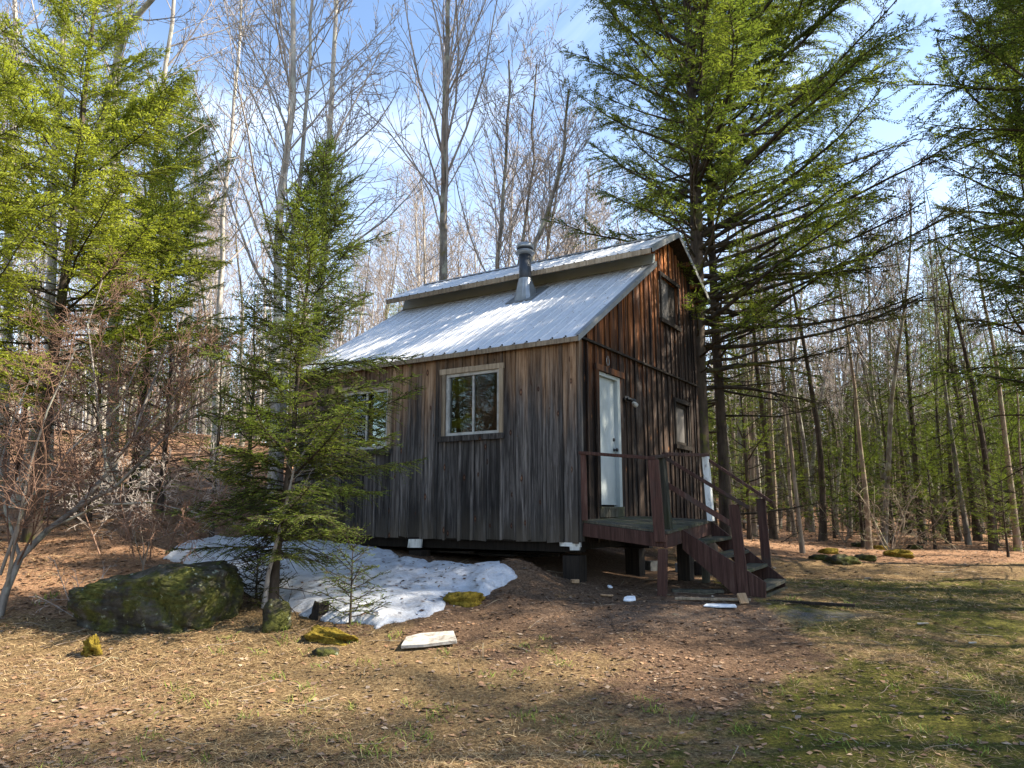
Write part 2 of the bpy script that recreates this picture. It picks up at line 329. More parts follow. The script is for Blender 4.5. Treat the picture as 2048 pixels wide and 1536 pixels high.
# ground: needles, dead grass, moss, leaf litter, by zone attributes
b = NB('forest_floor')
fine = b.noise(34, 6, .75); med = b.noise(6.5, 6, .7); big = b.noise(1.1, 5, .6)
needle = b.ramp(fine, [(.28, (.034, .020, .012)), (.5, (.125, .077, .047)), (.72, (.27, .18, .115))])
straw = b.ramp(fine, [(.28, (.042, .025, .012)), (.5, (.175, .115, .055)), (.72, (.40, .29, .15))])
litter = b.ramp(fine, [(.28, (.065, .032, .018)), (.5, (.26, .145, .082)), (.72, (.50, .33, .20))])
mossy = b.ramp(fine, [(.28, (.022, .021, .006)), (.5, (.085, .080, .016)), (.72, (.205, .19, .035))])
gravel = b.ramp(b.noise(60, 4, .8), [(.3, (.04, .036, .032)), (.6, (.15, .14, .13)), (.8, (.42, .42, .42))])
zc = b.n.new('ShaderNodeSeparateColor'); b.l.new(b.attr('zone', 'Color'), zc.inputs[0]); zg = b.attr('gravel')
c = b.mix(b.rng(b.math('ADD', zc.outputs[0], b.math('MULTIPLY', b.math('SUBTRACT', med, .5), 1.4)), .4, .65), straw, needle)
c = b.mix(b.rng(b.math('ADD', zc.outputs[2], b.math('MULTIPLY', b.math('SUBTRACT', med, .5), 1.2)), .4, .65), c, litter)
c = b.mix(b.rng(b.math('ADD', b.math('ADD', zc.outputs[1], b.math('MULTIPLY', b.math('SUBTRACT', big, .5), 1.6)), b.math('MULTIPLY', b.math('SUBTRACT', med, .5), .8)), .42, .68), c, mossy)
c = b.mix(b.math('MULTIPLY', zg, b.rng(med, .35, .6)), c, gravel)
M['ground'] = b.fin(c, .95, b.math('ADD', b.math('MULTIPLY', fine, .5), med), .9, .05, .1)

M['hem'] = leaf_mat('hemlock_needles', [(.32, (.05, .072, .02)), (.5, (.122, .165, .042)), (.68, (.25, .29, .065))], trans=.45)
M['hemB'] = leaf_mat('sun_brightened_hemlock_needles', [(.32, (.18, .21, .04)), (.5, (.36, .395, .075)), (.68, (.52, .54, .12))], trans=.5)  # same needles for the left trees, sunlight brightness put into the colour
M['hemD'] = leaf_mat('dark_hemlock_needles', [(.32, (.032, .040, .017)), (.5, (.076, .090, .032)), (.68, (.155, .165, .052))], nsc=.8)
M['laurel'] = leaf_mat('laurel_leaves', [(.32, (.05, .09, .02)), (.68, (.14, .22, .05))])
M['bark'] = bark_mat('hemlock_bark', (.022, .016, .012), (.11, .085, .065), moss=(.085, .09, .02))
M['barkG'] = bark_mat('grey_bark', (.075, .066, .056), (.32, .285, .24), (.36, .36, .28), moss=(.14, .12, .03))
M['barkP'] = bark_mat('pale_bark', (.20, .175, .145), (.58, .53, .46), (.45, .44, .36), sc=7)
M['barkR'] = bark_mat('red_twig_bark', (.085, .046, .032), (.28, .175, .12))
M['twig'] = bark_mat('pale_twig_bark', (.20, .165, .14), (.48, .43, .385))
M['barkB'] = bark_mat('brown_bark', (.10, .076, .056), (.40, .31, .23), (.30, .28, .18))
M['limb'] = bark_mat('mossy_limb_bark', (.018, .014, .010), (.075, .058, .04), moss=(.10, .105, .02))
b = NB('dead_leaves'); t = b.attr('tint'); c = b.ramp(t, [(0, (.05, .028, .018)), (.25, (.15, .085, .05)), (.42, (.21, .165, .125)), (.55, (.27, .145, .075)), (.75, (.38, .25, .145)), (1, (.55, .44, .32))]); M['leaf'] = b.fin(c, .75, None, spec=.25)
b = NB('dead_grass'); t = b.attr('tint'); c = b.ramp(t, [(0, (.10, .058, .026)), (.5, (.31, .205, .095)), (1, (.58, .44, .24))]); M['grass'] = b.fin(c, .8, None, spec=.2)
b = NB('green_grass'); t = b.attr('tint'); c = b.ramp(t, [(0, (.06, .10, .015)), (.6, (.17, .23, .03)), (1, (.30, .30, .06))]); M['ggrass'] = b.fin(c, .7, None, spec=.2)
b = NB('shed_needles'); t = b.attr('tint'); c = b.ramp(t, [(0, (.055, .03, .018)), (.5, (.18, .105, .062)), (1, (.40, .27, .17))]); M['need'] = b.fin(c, .8, None, spec=.2)

# ---------------------------------------------------------------- ground
def warp(n, near, far): # denser near zero
    t = np.linspace(-1, 1, n); k = 5.2; return np.sinh(t*k)/math.sinh(k)*far
gx = warp(361, 0, 420)+1.0; gy = warp(401, 0, 420)+9.
GX, GY = np.meshgrid(gx, gy); GZ = hgt(GX, GY)
def local(x, y): dx = x-CAB[0]; dy = y-CAB[1]; return dx*CU[0]+dy*CU[1], dx*CV[0]+dy*CV[1]
def zones(x, y):
    lx, ly = local(x, y)
    dcab = np.hypot(np.maximum(np.maximum(-7.5-lx, lx-2.2), 0), np.maximum(np.maximum(-2.6-ly, ly-6), 0))
    nd = np.clip(1.0-dcab/2.2+.35*vn(x, y, 1.1, 61)+.2*vn(x, y, 3, 62), 0, 1)*np.where(x > 3.2, .35, 1)
    lit = np.clip((-x-2.6)/2.2, 0, 1)*np.clip((y-8)/2, 0, 1)+np.clip((y-15.5-.1*x)/2.5, 0, 1)+.45*np.clip((-x-1)/2, 0, 1)*np.clip((8.6-y)/1, 0, 1); lit = np.clip(lit, 0, 1)  # near-left litter term puts the sunlit band into the ground colour
    mo = .68*np.clip((x+.3)/2.6, 0, 1)*np.clip((15.5-y)/2, 0, 1)+.55*np.exp(-((y-13.0)/1.8)**2)*np.clip((x-4)/1.5, 0, 1)
    mo = np.clip(mo-.5*nd, 0, 1)-.25*np.clip((y-15.5)/2, 0, 1)
    mo += .17*np.clip((x+4)/3, 0, 1)*np.clip((7.3-y), 0, 1)
    g = np.exp(-(((x-3.75)/.55)**2+((y-9.35)/.33)**2)**1.5)+.55*np.exp(-(((x-1.9)/1.5)**2+((y-9.2)/.7)**2))
    return nd, mo, lit, np.clip(g, 0, 1)
nd, mo, lit, gr = zones(GX, GY)
ny, nx = GX.shape; idx = np.arange(ny*nx).reshape(ny, nx)
GF = np.stack([idx[:-1, :-1], idx[:-1, 1:], idx[1:, 1:], idx[1:, :-1]], -1).reshape(-1, 4)
gme = raw_mesh('ground', np.stack([GX, GY, GZ], -1).reshape(-1, 3), GF, M['ground'], True, {'zone': np.stack([nd, mo, lit], -1).reshape(-1, 3), 'gravel': gr.ravel()})
tag(put('ground', gme), 'uneven clearing of moss, dead grass and brown needles', 'ground', kind='structure')

# ---------------------------------------------------------------- the cabin
ZL = lambda y: 3.09+.636*y                       # top of lower roof
ZU = lambda y: 5.89-.507*abs(y-3.94)             # top of upper roof
XE, XB, YB = .10, -6.0, 5.34
cabin = tag(empty('cabin', (CAB[0], CAB[1], CZ), CROT), 'weathered board and batten cabin with a grey metal roof, raised on piers', 'cabin')
def siding(name, mat, a0, a1, zb, top, holes, place, wmin, wmax, seed, cuts=()):
    r = random.Random(seed); br = sorted({a0, a1, *cuts, *[h[0] for h in holes], *[h[1] for h in holes]}); xs = [a0]
    for p, q in zip(br[:-1], br[1:]):
        n = max(1, round((q-p)/((wmin+wmax)/2))); e = [p+(q-p)*k/n+(r.uniform(-.035, .035) if 0 < k < n else 0) for k in range(1, n+1)]; xs += e
    m = MB()
    def board(p, q, z0, z1, d0, d1, t):
        z0p, z0q = z0+r.uniform(-.012, .012), z0+r.uniform(-.012, .012)
        tp, tq = (z1(p), z1(q)) if callable(z1) else (z1, z1)
        k = r.uniform(-.004, .004)
        m.hexa([place(p, d1, z0p), place(q, d1+k, z0q), place(q, d0, z0q), place(p, d0, z0p), place(p, d1, tp), place(q, d1-k, tq), place(q, d0, tq), place(p, d0, tp)], t)
    def runs(p, q):
        mid = (p+q)/2; hs = sorted([h for h in holes if h[0]-.01 < mid < h[1]+.01], key=lambda h: h[2]); z = zb; out = []
        for h in hs: out.append((z, h[2])); z = h[3]
        out.append((z, top)); return out
    for p, q in zip(xs[:-1], xs[1:]):
        t = r.random(); g = .008
        for z0, z1 in runs(p, q):
            if not callable(z1) and z1-z0 < .02: continue
            board(p+g, q-g, z0+(r.uniform(-.02, .015) if z0 == zb else 0), z1, 0, .02+r.uniform(0, .012), t)
        if q < a1-.02:
            w = r.uniform(.018, .030); o = r.choice((-1, 1))*r.uniform(.014, .03)
            for z0, z1 in runs(q-.02 if any(abs(q-h[1]) < .001 for h in holes) else q+.02, q+.021 if not any(abs(q-h[1]) < .001 for h in holes) else q-.019):
                if not callable(z1) and z1-z0 < .02: continue
                c = q+o
                if any(abs(q-h[0]) < .001 for h in holes): c = q-w-.004
                if any(abs(q-h[1]) < .001 for h in holes): c = q+w+.004
                board(c-w, c+w, z0+(r.uniform(-.03, .01) if z0 == zb else 0), z1, .034, .052, r.random())
    return m.build(name, mat, cabin, wob=.0012, seed=seed)
side_p = lambda a, d, z: (a, -d, z)
gab_p = lambda a, d, z: (d, a, z)
W1 = (-2.42, -1.36, 1.64, 2.67); W2 = (-4.75, -3.68, 1.50, 2.56)
siding('side_wall', M['side'], XB, 0, 0, lambda x: 3.03, [W1, W2], side_p, .22, .30, 3)
def gtop(y): return ZL(y)-.07 if y < 3.125 else ZU(y)-.09
DOOR = (.58, 1.42, .50, 2.60); UW = (3.40, 4.33, 4.07, 4.90); LW = (3.96, 4.70, 1.70, 2.52)
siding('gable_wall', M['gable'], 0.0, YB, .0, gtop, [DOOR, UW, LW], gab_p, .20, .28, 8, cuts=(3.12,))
# inner shell: floor, sheathing and the two far walls (the back one has a small window that shows through the front pane)
m = MB()
m.box((XB, .0, -.02), (0, YB, .12))
bw = (-3.9, -2.9, 1.45, 2.35)
shell = MB()
def wall_holes(mm, place, a0, a1, z0, z1, holes, th=.03):
    xs = sorted({a0, a1, *[h[0] for h in holes], *[h[1] for h in holes]})
    for p, q in zip(xs[:-1], xs[1:]):
        hs = [h for h in holes if h[0]-.001 <= p and q <= h[1]+.001]; z = z0
        for h in sorted(hs, key=lambda h: h[2]):
            if h[2] > z: mm.hexa([place(p, -.003, z), place(q, -.003, z), place(q, -th, z), place(p, -th, z), place(p, -.003, h[2]), place(q, -.003, h[2]), place(q, -th, h[2]), place(p, -th, h[2])])
            z = h[3]
        mm.hexa([place(p, -.003, z), place(q, -.003, z), place(q, -th, z), place(p, -th, z), place(p, -.003, z1), place(q, -.003, z1), place(q, -th, z1), place(p, -th, z1)])
wall_holes(shell, lambda a, d, z: (a, -d, z), XB, 0, .12, 2.98, [W1, W2])
wall_holes(shell, lambda a, d, z: (d, a, z), .04, YB-.04, .12, 2.98, [DOOR, LW])
# gable sheathing above the plate, following the two roof slopes
for p, q in ((.04, 3.12), (3.12, 3.94), (3.94, YB-.04)):
    f = (lambda y: ZL(y)-.08) if q <= 3.12 else (lambda y: ZU(y)-.10)
    for x in (-.033, XB+.003):
        a, b_ = x, x+.03; shell.hexa([(a, p, 2.98), (b_, p, 2.98), (b_, q, 2.98), (a, q, 2.98), (a, p, f(p)), (b_, p, f(p)), (b_, q, f(q)), (a, q, f(q))])
wall_holes(shell, lambda a, d, z: (a, YB+d, z), XB, 0, .12, 5.0, [bw])
wall_holes(shell, lambda a, d, z: (XB-d, a, z), .04, YB-.04, .12, 2.98, [])
shell.build('inner_shell', M['inside'], cabin)
m.build('floor', M['dark'], cabin)
m = MB()
r = random.Random(4)
y = 0.
k = 0
while y < YB:   # plain boards on the two hidden walls
    w = r.uniform(.22, .3); y2 = min(y+w, YB); m.hexa([(XB-.03, y+.003, 0), (XB, y+.003, 0), (XB, y2-.003, 0), (XB-.03, y2-.003, 0), (XB-.03, y+.003, gtop(y+.003)), (XB, y+.003, gtop(y+.003)), (XB, y2-.003, gtop(y2-.004)), (XB-.03, y2-.003, gtop(y2-.004))], r.random()); y = y2
x = XB
while x < 0:
    w = r.uniform(.22, .3); x2 = min(x+w, 0)
    if x2 > bw[0] and x < bw[1]:
        m.box((x+.003, YB, 0), (x2-.003, YB+.025, bw[2]), r.random()); m.box((x+.003, YB, bw[3]), (x2-.003, YB+.025, 5.05), r.random())
    else: m.box((x+.003, YB, 0), (x2-.003, YB+.025, 5.05), r.random())
    x = x2
m.build('back_wall', M['side'], cabin)
m = MB(); m.box((-.095, -.056, -.03), (.0, -.034, 3.0), .9); m.box((.034, -.056, .0), (.056, .05, 3.0), .35); m.box((.001, -.033, .0), (.033, -.001, 2.98), .2); m.build('corner_board', M['side'], cabin)
m = MB(); m.box((.034, YB-.09, -.0), (.056, YB+.03, 4.95), .5); m.build('corner_board', M['gable'], cabin)
# sill beams and piers below
m = MB(); m.box((XB, .10, -.16), (-.02, .22, -.022), .1); m.box((XB, YB-.2, -.20), (0, YB-.04, -.022), .3); m.box((XB, 2.6, -.20), (0, 2.75, -.022), .3)  # front beam's dark tint paints in the black shade below the wall
for i in range(11): m.box((XB+.3+i*.52, .221, -.17), (XB+.35+i*.52, 2.599, -.023), .2)
m.build('floor_beam', M['dark'], cabin)
for (x, y) in [(-.15, .1), (-3.05, .1), (-5.7, .1), (-.3, 2.65), (-3, 2.65), (-.2, 5.2), (-3, 5.2), (-5.7, 5.2), (-5.7, 2.65)]:
    p = cw(x, y); zb = h1(*p)-CZ-.12; m = MB(); m.box((x-.13, y-.1, zb), (x+.13, y+.13, -.205), .4); m.build('pier', M['dark'], cabin, wob=.004)
m = MB(); m.box((-.32, -.02, -.075), (.01, .012, -.012), .8); m.box((-.16, -.018, -.125), (.0, .01, -.076), .7); m.build('shim_board', M['white'], cabin, wob=.004)
m = MB(); m.prism([(-3.20, -.03, -.165), (-2.93, -.03, -.16), (-2.90, -.05, -.02), (-3.16, -.05, -.025)], (0, .05, 0), .9); m.build('shim_board', M['white'], cabin)
# windows
def sash(hole, div, frame_o, wt=.05):
    a0, a1, z0, z1 = hole; f = MB(); jd = -.05
    for (p, q, u, v) in ((a0, a0+wt, z0, z1), (a1-wt, a1, z0, z1), (a0+wt, a1-wt, z0, z0+wt), (a0+wt, a1-wt, z1-wt, z1)): f.box((p, jd, u), (q, .03, v))
    if div: c = (a0+a1)/2; f.box((c-.014, jd+.02, z0+wt), (c+.014, .02, z1-wt))
    s = f.build('sash', M['wpaint'], frame_o); g = MB(); g.box((a0+wt, -.006, z0+wt), (a1-wt, -.002, z1-wt)); g.build('pane', M['glass'], frame_o); return s
for hole, tn in ((W1, .95), (W2, .7)):
    a0, a1, z0, z1 = hole; f = MB()
    f.hexa([(a0-.12, -.085, z1), (a1+.09, -.085, z1), (a1+.09, -.056, z1), (a0-.12, -.056, z1), (a0-.12, -.085, z1+.095), (a1+.09, -.085, z1+.085), (a1+.09, -.056, z1+.085), (a0-.12, -.056, z1+.095)], tn)
    f.box((a1+.002, -.082, z0+.002), (a1+.075, -.056, z1-.002), .8); f.box((a0-.075, -.082, z0+.002), (a0-.002, -.056, z1-.002), .35)
    fo = f.build('window', M['trim'], cabin, wob=.002)
    s = MB(); s.hexa([(a0-.13, -.10, z0-.09), (a1+.09, -.10, z0-.09), (a1+.09, -.056, z0-.09), (a0-.13, -.056, z0-.09), (a0-.13, -.11, z0-.0), (a1+.09, -.11, z0-.0), (a1+.09, -.03, z0-.0), (a0-.13, -.03, z0-.0)], .3); s.build('sill', M['side'], fo)
    sash(hole, True, fo)
# gable openings: boarded upper window, lower window
for hole, ptop in ((UW, 0), (LW, 1)):
    a0, a1, z0, z1 = hole; f = MB()
    f.box((.056, a0-.07, z1+.001), (.09, a1+.09, z1+.08), .3); f.box((.056, a0-.06, z0-.08), (.095, a1+.07, z0-.001), .35)
    f.box((.056, a0-.06, z0), (.082, a0-.001, z1), .2); f.box((.056, a1+.001, z0), (.082, a1+.06, z1), .3)
    fo = f.build('window', M['dark'], cabin, wob=.002)
    if not ptop:
        s = MB(); s.box((-.02, a0, z0), (.02, a0+.50, z1), .6); s.build('shutter_board', M['ply'], fo)
        s = MB(); s.box((-.05, a0+.505, z0), (.0, a1, z1), .2); s.build('shutter_board', M['dark'], fo)
    else:
        s = MB(); s.box((-.02, a0, z0), (.012, a0+.07, z1)); s.box((-.02, a1-.07, z0), (.012, a1, z1)); s.box((-.02, a0+.07, z1-.07), (.012, a1-.07, z1)); s.box((-.02, a0+.07, z0), (.012, a1-.07, z0+.07)); s.build('sash', M['dark'], fo)
        s = MB(); s.box((-.012, a0+.07, z0+.07), (-.004, a1-.07, z1-.07)); s.build('pane', M['ply'], fo)
# door
a0, a1, z0, z1 = DOOR; f = MB(); f.box((-.06, a0, z0), (.03, a0+.03, z1), .9); f.box((-.06, a1-.10, z0), (.05, a1, z1), .9); f.box((-.06, a0+.03, z1-.06), (.045, a1-.10, z1), .9)
fr_ = f.build('door_frame', M['door'], cabin, bevel=.003)
f = MB(); f.box((-.05, a0+.032, z0+.03), (-.012, a1-.102, z1-.062)); dr = f.build('door', M['door'], cabin)
f = MB(); f.box((-.0119, a1-.235, 0.66), (-.0112, a1-.155, .75)); 
f = MB(); f.lathe([(.027, 0), (.027, .012), (.012, .014), (.012, .04), (.026, .045), (.03, .06), (.022, .075), (0.005, .078)], (0, 0, 0), 14)
k1 = f.build('knob', M['black'], dr, True); k1.location = (-.012, a1-.165, 1.405); k1.rotation_euler = (0, math.pi/2, 0)
f = MB(); f.lathe([(.03, 0), (.028, .018), (.012, .022), (.005, .023)], (0, 0, 0), 14); k2 = f.build('deadbolt', M['black'], dr, True); k2.location = (-.012, a1-.165, 1.57); k2.rotation_euler = (0, math.pi/2, 0)
f = MB(); f.box((-.06, a0, z0-.03), (.075, a1+.02, z0-.001), .8); f.box((.034, a0-.01, z0-.16), (.066, a1+.03, z0-.031), .5); f.build('door_sill', M['deck'], cabin)
f = MB(); f.box((.056, a0-.13, z1+.002), (.085, a1+.12, z1+.10), .8); f.box((.056, a0-.1, z0), (.08, a0-.003, z1), .15); f.build('door_header', M['gable'], cabin, wob=.002)
# flashing strip, hook, floodlight
f = MB(); f.bar((.062, -.04, 3.015), (.062, YB+.05, 3.015), .05, .035, side=(1, 0, 0)); f.build('flashing_strip', M['dark'], cabin)
f = MB(); pts = [(.07, .93+.05*math.sin(a), 2.80+.07*math.cos(a)) for a in np.linspace(.6, 5.6, 10)]; f.tube([(.056, .93, 2.88)]+[(.075, .93, 2.885)]+pts, .006, 5); f.build('wall_hook', M['galv'], cabin)
f = MB(); f.lathe([(.05, 0), (.05, .02), (.02, .03), (.02, .07)], (0, 0, 0), 12); lt = f.build('floodlight', M['black'], cabin); lt.location = (.056, 1.60, 2.28); lt.rotation_euler = (0, math.pi/2, 0)
f = MB(); f.lathe([(.022, 0), (.032, .04), (.032, .09), (.045, .13), (.045, .15)], (0, 0, 0), 12); q = f.build('lamp_head', M['black'], lt); q.location = (0.0, .03, .05); q.rotation_euler = (math.radians(-70), math.radians(40), 0)
f = MB(); f.lathe([(.02, 0), (.04, .05), (.042, .10), (.02, .115)], (0, 0, 0), 12); q = f.build('bulb', M['foam'], lt); q.location = (.06, .09, .10); q.rotation_euler = (math.radians(-60), math.radians(60), 0)
f = MB(); f.box((-.045, .02, -.03), (.03, .1, .03)); f.build('sensor', M['black'], lt)
# roofs: ribbed sheets
def ribbed(name, x0, x1, ya, yb, zf, th=.004, rib=.2286):
    xs = []; x = x0; prof = []
    while x < x1-.02:
        prof += [(x, 0), (x+.016, .016), (x+.034, .016), (x+.05, 0), (x+.105, 0), (x+.111, .004), (x+.125, .004), (x+.131, 0)]; x += rib
    prof = [(px_, h) for px_, h in prof if px_ < x1]+[(x1, 0)]
    ys = np.linspace(ya, yb, 6); V = []; F = []; n = len(prof)
    for yy in ys:
        for (px_, h) in prof: V.append((px_, yy, zf(yy)+h))
    for yy in ys:
        for (px_, h) in prof: V.append((px_, yy, zf(yy)+h-th))
    o = n*len(ys)
    for i in range(len(ys)-1):
        for j in range(n-1):
            a = i*n+j; F.append((a, a+1, a+n+1, a+n)); F.append((o+a+n, o+a+n+1, o+a+1, o+a))
    for i in (0, len(ys)-1):
        for j in range(n-1):
            a = i*n+j; F.append((a, o+a, o+a+1, a+1))
    mm = MB(); mm.add(V, F); return mm.build(name, M['roof'], cabin)
lower = ribbed('lower_roof', XB-.12, XE, -.13, 3.118, ZL)
m = MB(); x = XB-.1
m2 = MB()
while x < XE: m2.box((x+.018, -.128, ZL(-.13)+.0), (x+.036, -.10, ZL(-.1)+.014)); x += .2286
_re = m2.build('rib_end', M['black'], lower); _re['kind'] = 'stuff'
m = MB(); m.prism([(XB-.12, -.12, ZL(-.12)-.006), (XB-.12, 3.1, ZL(3.1)-.006), (XB-.12, 3.1, ZL(3.1)-.062), (XB-.12, -.12, ZL(-.12)-.062)], (XE-XB+.11, 0, 0)); m.build('roof_deck', M['dark'], cabin)
m = MB(); m.prism([(XB-.1, -.123, ZL(-.12)-.008), (XB-.1, -.123, ZL(-.12)-.085), (XB-.1, -.140, ZL(-.12)-.085), (XB-.1, -.140, ZL(-.12)-.010)], (XE-XB+.09, 0, 0), .4); m.build('eave_fascia', M['trim'], cabin)
m = MB(); m.prism([(XE+.002, -.15, ZL(-.15)+.026), (XE+.002, 3.12, ZL(3.12)+.026), (XE+.002, 3.12, ZL(3.12)-.07), (XE+.002, -.15, ZL(-.15)-.07)], (.012, 0, 0))
m.prism([(XE-.07, -.15, ZL(-.15)+.026), (XE+.0, -.15, ZL(-.15)+.026), (XE+.0, 3.12, ZL(3.12)+.026), (XE-.07, 3.12, ZL(3.12)+.026)], (0, 0, .003))
m.build('rake_trim', M['tmetal'], cabin)
# band and clerestory wall between the roofs
m = MB(); xs = [XB-.1, -4.4, -2.5, -.9, .06]
for k in range(4):
    a, b_ = xs[k], xs[k+1]+(.04 if k < 3 else 0); o = .003*(k % 2)
    m.hexa([(a, 3.03-o, ZL(3.03)+.024), (b_, 3.03-o, ZL(3.03)+.024), (b_, 3.16, ZL(3.03)+.03), (a, 3.16, ZL(3.03)+.03), (a, 3.10-o, 5.275), (b_, 3.10-o, 5.275), (b_, 3.16, 5.285), (a, 3.16, 5.285)])
m.build('band_flashing', M['band'], cabin)
m = MB(); m.box((XB, 3.161, 4.9), (-.035, 3.19, 5.40)); m.build('clerestory_wall', M['dark'], cabin)
YA, YC, XO = 2.50, 5.73, .27
up1 = ribbed('upper_roof', XB-.15, XO, YA, 3.94, ZU); up2 = ribbed('upper_roof', XB-.15, XO, YC, 3.94, ZU)
m2 = MB(); x = XB-.15
while x < XO: m2.box((x+.018, YA+.002, ZU(YA)+.0), (x+.036, YA+.03, ZU(YA)+.017)); x += .2286
_re = m2.build('rib_end', M['black'], up1); _re['kind'] = 'stuff'
m = MB()
for (p, q) in ((YA+.02, 3.94), (3.94, YC-.02)): m.hexa([(XB-.13, p, ZU(p)-.06), (XO-.02, p, ZU(p)-.06), (XO-.02, q, ZU(q)-.06), (XB-.13, q, ZU(q)-.06), (XB-.13, p, ZU(p)-.007), (XO-.02, p, ZU(p)-.007), (XO-.02, q, ZU(q)-.007), (XB-.13, q, ZU(q)-.007)], .7)
m.build('roof_deck', M['dark'], cabin)
m = MB(); xs = [XB-.12, -3.9, -1.95, XO-.03]
for k in range(3): m.box((xs[k], YA-.005-.003*k, ZU(YA)-.105), (xs[k+1]-.002, YA+.018, ZU(YA)-.010), .3+.3*k)
m.build('upper_fascia', M['trim'], cabin, wob=.002)
m = MB()
for (p, q) in ((YA-.01, 3.94), (3.94, YC+.01)):
    m.prism([(XO+.002, p, ZU(p)+.026), (XO+.002, q, ZU(q)+.026), (XO+.002, q, ZU(q)-.085), (XO+.002, p, ZU(p)-.085)], (.012, 0, 0))
    m.prism([(XO-.08, p, ZU(p)+.026), (XO, p, ZU(p)+.026), (XO, q, ZU(q)+.026), (XO-.08, q, ZU(q)+.026)], (0, 0, .003))
m.build('rake_trim', M['tmetal'], cabin)
m = MB(); m.prism([(XB-.15, 3.80, ZU(3.80)+.028), (XB-.15, 3.94, ZU(3.94)+.034), (XB-.15, 4.08, ZU(4.08)+.028), (XB-.15, 4.08, ZU(4.08)+.024), (XB-.15, 3.94, ZU(3.94)+.029), (XB-.15, 3.80, ZU(3.80)+.024)], (XO-XB+.16, 0, 0)); m.build('ridge_cap', M['tmetal'], cabin)
m = MB()
for yy in (2.75, 3.2, 4.6, 5.2, 5.6): m.box((-.0, yy-.02, ZU(yy)-.15), (XO-.03, yy+.02, ZU(yy)-.064), .6)
for xx in np.arange(XB+.2, 0, .6): m.prism([(xx, YB+.03, ZU(YB)-.066), (xx, YC-.03, ZU(YC-.03)-.066), (xx, YC-.03, ZU(YC-.03)-.15), (xx, YB+.03, ZU(YB)-.19)], (.04, 0, 0), .6)
m.prism([(XB, YC-.02, ZU(YC)-.008), (XB, YC-.02, ZU(YC)-.1), (XB, YC-.0, ZU(YC)-.1), (XB, YC-.0, ZU(YC)-.016)], (XO-.03-XB, 0, 0), .6)
m.build('lookout', M['gable'], cabin)
# chimney
cx0, cy0 = -2.35, 2.36
fl = MB(); zc0 = ZL(cy0)
# square to round flashing cone
n = 16; V = []; F = []
for k in range(n):
    a = 2*math.pi*(k+.5)/n; s = max(abs(math.cos(a)), abs(math.sin(a))); x = .19*math.cos(a)/s; y = .18*math.sin(a)/s
    V.append((cx0+x, cy0+y, ZL(cy0+y)+.022))
for k in range(n):
    a = 2*math.pi*(k+.5)/n; V.append((cx0+.128*math.cos(a), cy0+.128*math.sin(a), 4.97))
for k in range(n): F.append((k, (k+1) % n, n+(k+1) % n, n+k))
fl.add(V, F)
chim = empty('chimney'); chim.parent = cabin
fl.build('flashing_cone', M['galv'], chim)
m = MB(); m.hexa([(cx0-.30, cy0-.27, ZL(cy0-.27)+.020), (cx0+.30, cy0-.27, ZL(cy0-.27)+.020), (cx0+.30, cy0+.45, ZL(cy0+.45)+.020), (cx0-.30, cy0+.45, ZL(cy0+.45)+.020), (cx0-.30, cy0-.27, ZL(cy0-.27)+.025), (cx0+.30, cy0-.27, ZL(cy0-.27)+.025), (cx0+.30, cy0+.45, ZL(cy0+.45)+.025), (cx0-.30, cy0+.45, ZL(cy0+.45)+.025)]); m.build('flashing_plate', M['tmetal'], chim)
m = MB(); m.lathe([(.120, 4.7), (.120, 5.50), (.118, 5.50)], (cx0, cy0, 0), 24); m.build('pipe', M['pipe'], chim, True)
m = MB(); m.lathe([(.12, 5.46), (.195, 5.495), (.20, 5.505), (.17, 5.515), (.165, 5.53)], (cx0, cy0, 0), 28); m.lathe([(.165, 5.528), (.165, 5.548), (.15, 5.55)], (cx0, cy0, 0), 28)
m.lathe([(.172, 5.60), (.175, 5.605), (.172, 5.655), (.15, 5.69), (.06, 5.705), (.01, 5.706)], (cx0, cy0, 0), 28)
m.build('cap', M['galv'], chim, True)
m = MB(); m.lathe([(.145, 5.54), (.145, 5.61)], (cx0, cy0, 0), 20); m.lathe([(.15, 5.56), (.168, 5.57), (.168, 5.585), (.15, 5.59)], (cx0, cy0, 0), 24); m.build('cap_screen', M['black'], chim)

# ---------------------------------------------------------------- entry deck and stairs
deck = tag(empty('entry_deck', (CAB[0], CAB[1], CZ), CROT), 'sagging wooden entry deck with worn red railings and stairs at the cabin door', 'deck')
def dz(x, y): u = x/1.29; v = y/1.93; return .31*(1-u)*(1-v)+.166*u*(1-v)+.30*u*v+.36*(1-u)*v
r = random.Random(5); m = MB(); y = 0.0; D0 = .06
while y < 1.93:
    y2 = min(y+.14, 1.93); g = .006
    m.hexa([(D0, y+g, dz(D0, y)-.035), (1.33, y+g, dz(1.33, y)-.035), (1.33, y2-g, dz(1.33, y2)-.035), (D0, y2-g, dz(D0, y2)-.035), (D0, y+g, dz(D0, y)), (1.33, y+g, dz(1.33, y)), (1.33, y2-g, dz(1.33, y2)), (D0, y2-g, dz(D0, y2))], r.random()); y = y2
m.build('deck_boards', M['deck'], deck, wob=.002)
def rimb(a, b_, th, h=.185, t=.4):
    p = np.array([a[0], a[1], dz(*a)-.04-h/2]); q = np.array([b_[0], b_[1], dz(*b_)-.04-h/2]); mm = MB(); mm.bar(p, q, th, h, t); return mm.build('rim_beam', M['red'], deck)
rimb((D0, .0), (1.27, .0), .04); rimb((1.29, -.02), (1.29, 1.93), .04, t=.7); rimb((D0, 1.92), (1.26, 1.92), .04)
m = MB(); 
for xx in (.4, .8): m.bar((xx, .03, dz(xx, .03)-.11), (xx, 1.89, dz(xx, 1.89)-.11), .04, .13)
m.build('joist', M['dark'], deck)
gl = lambda x, y: h1(*cw(x, y))-CZ-.06
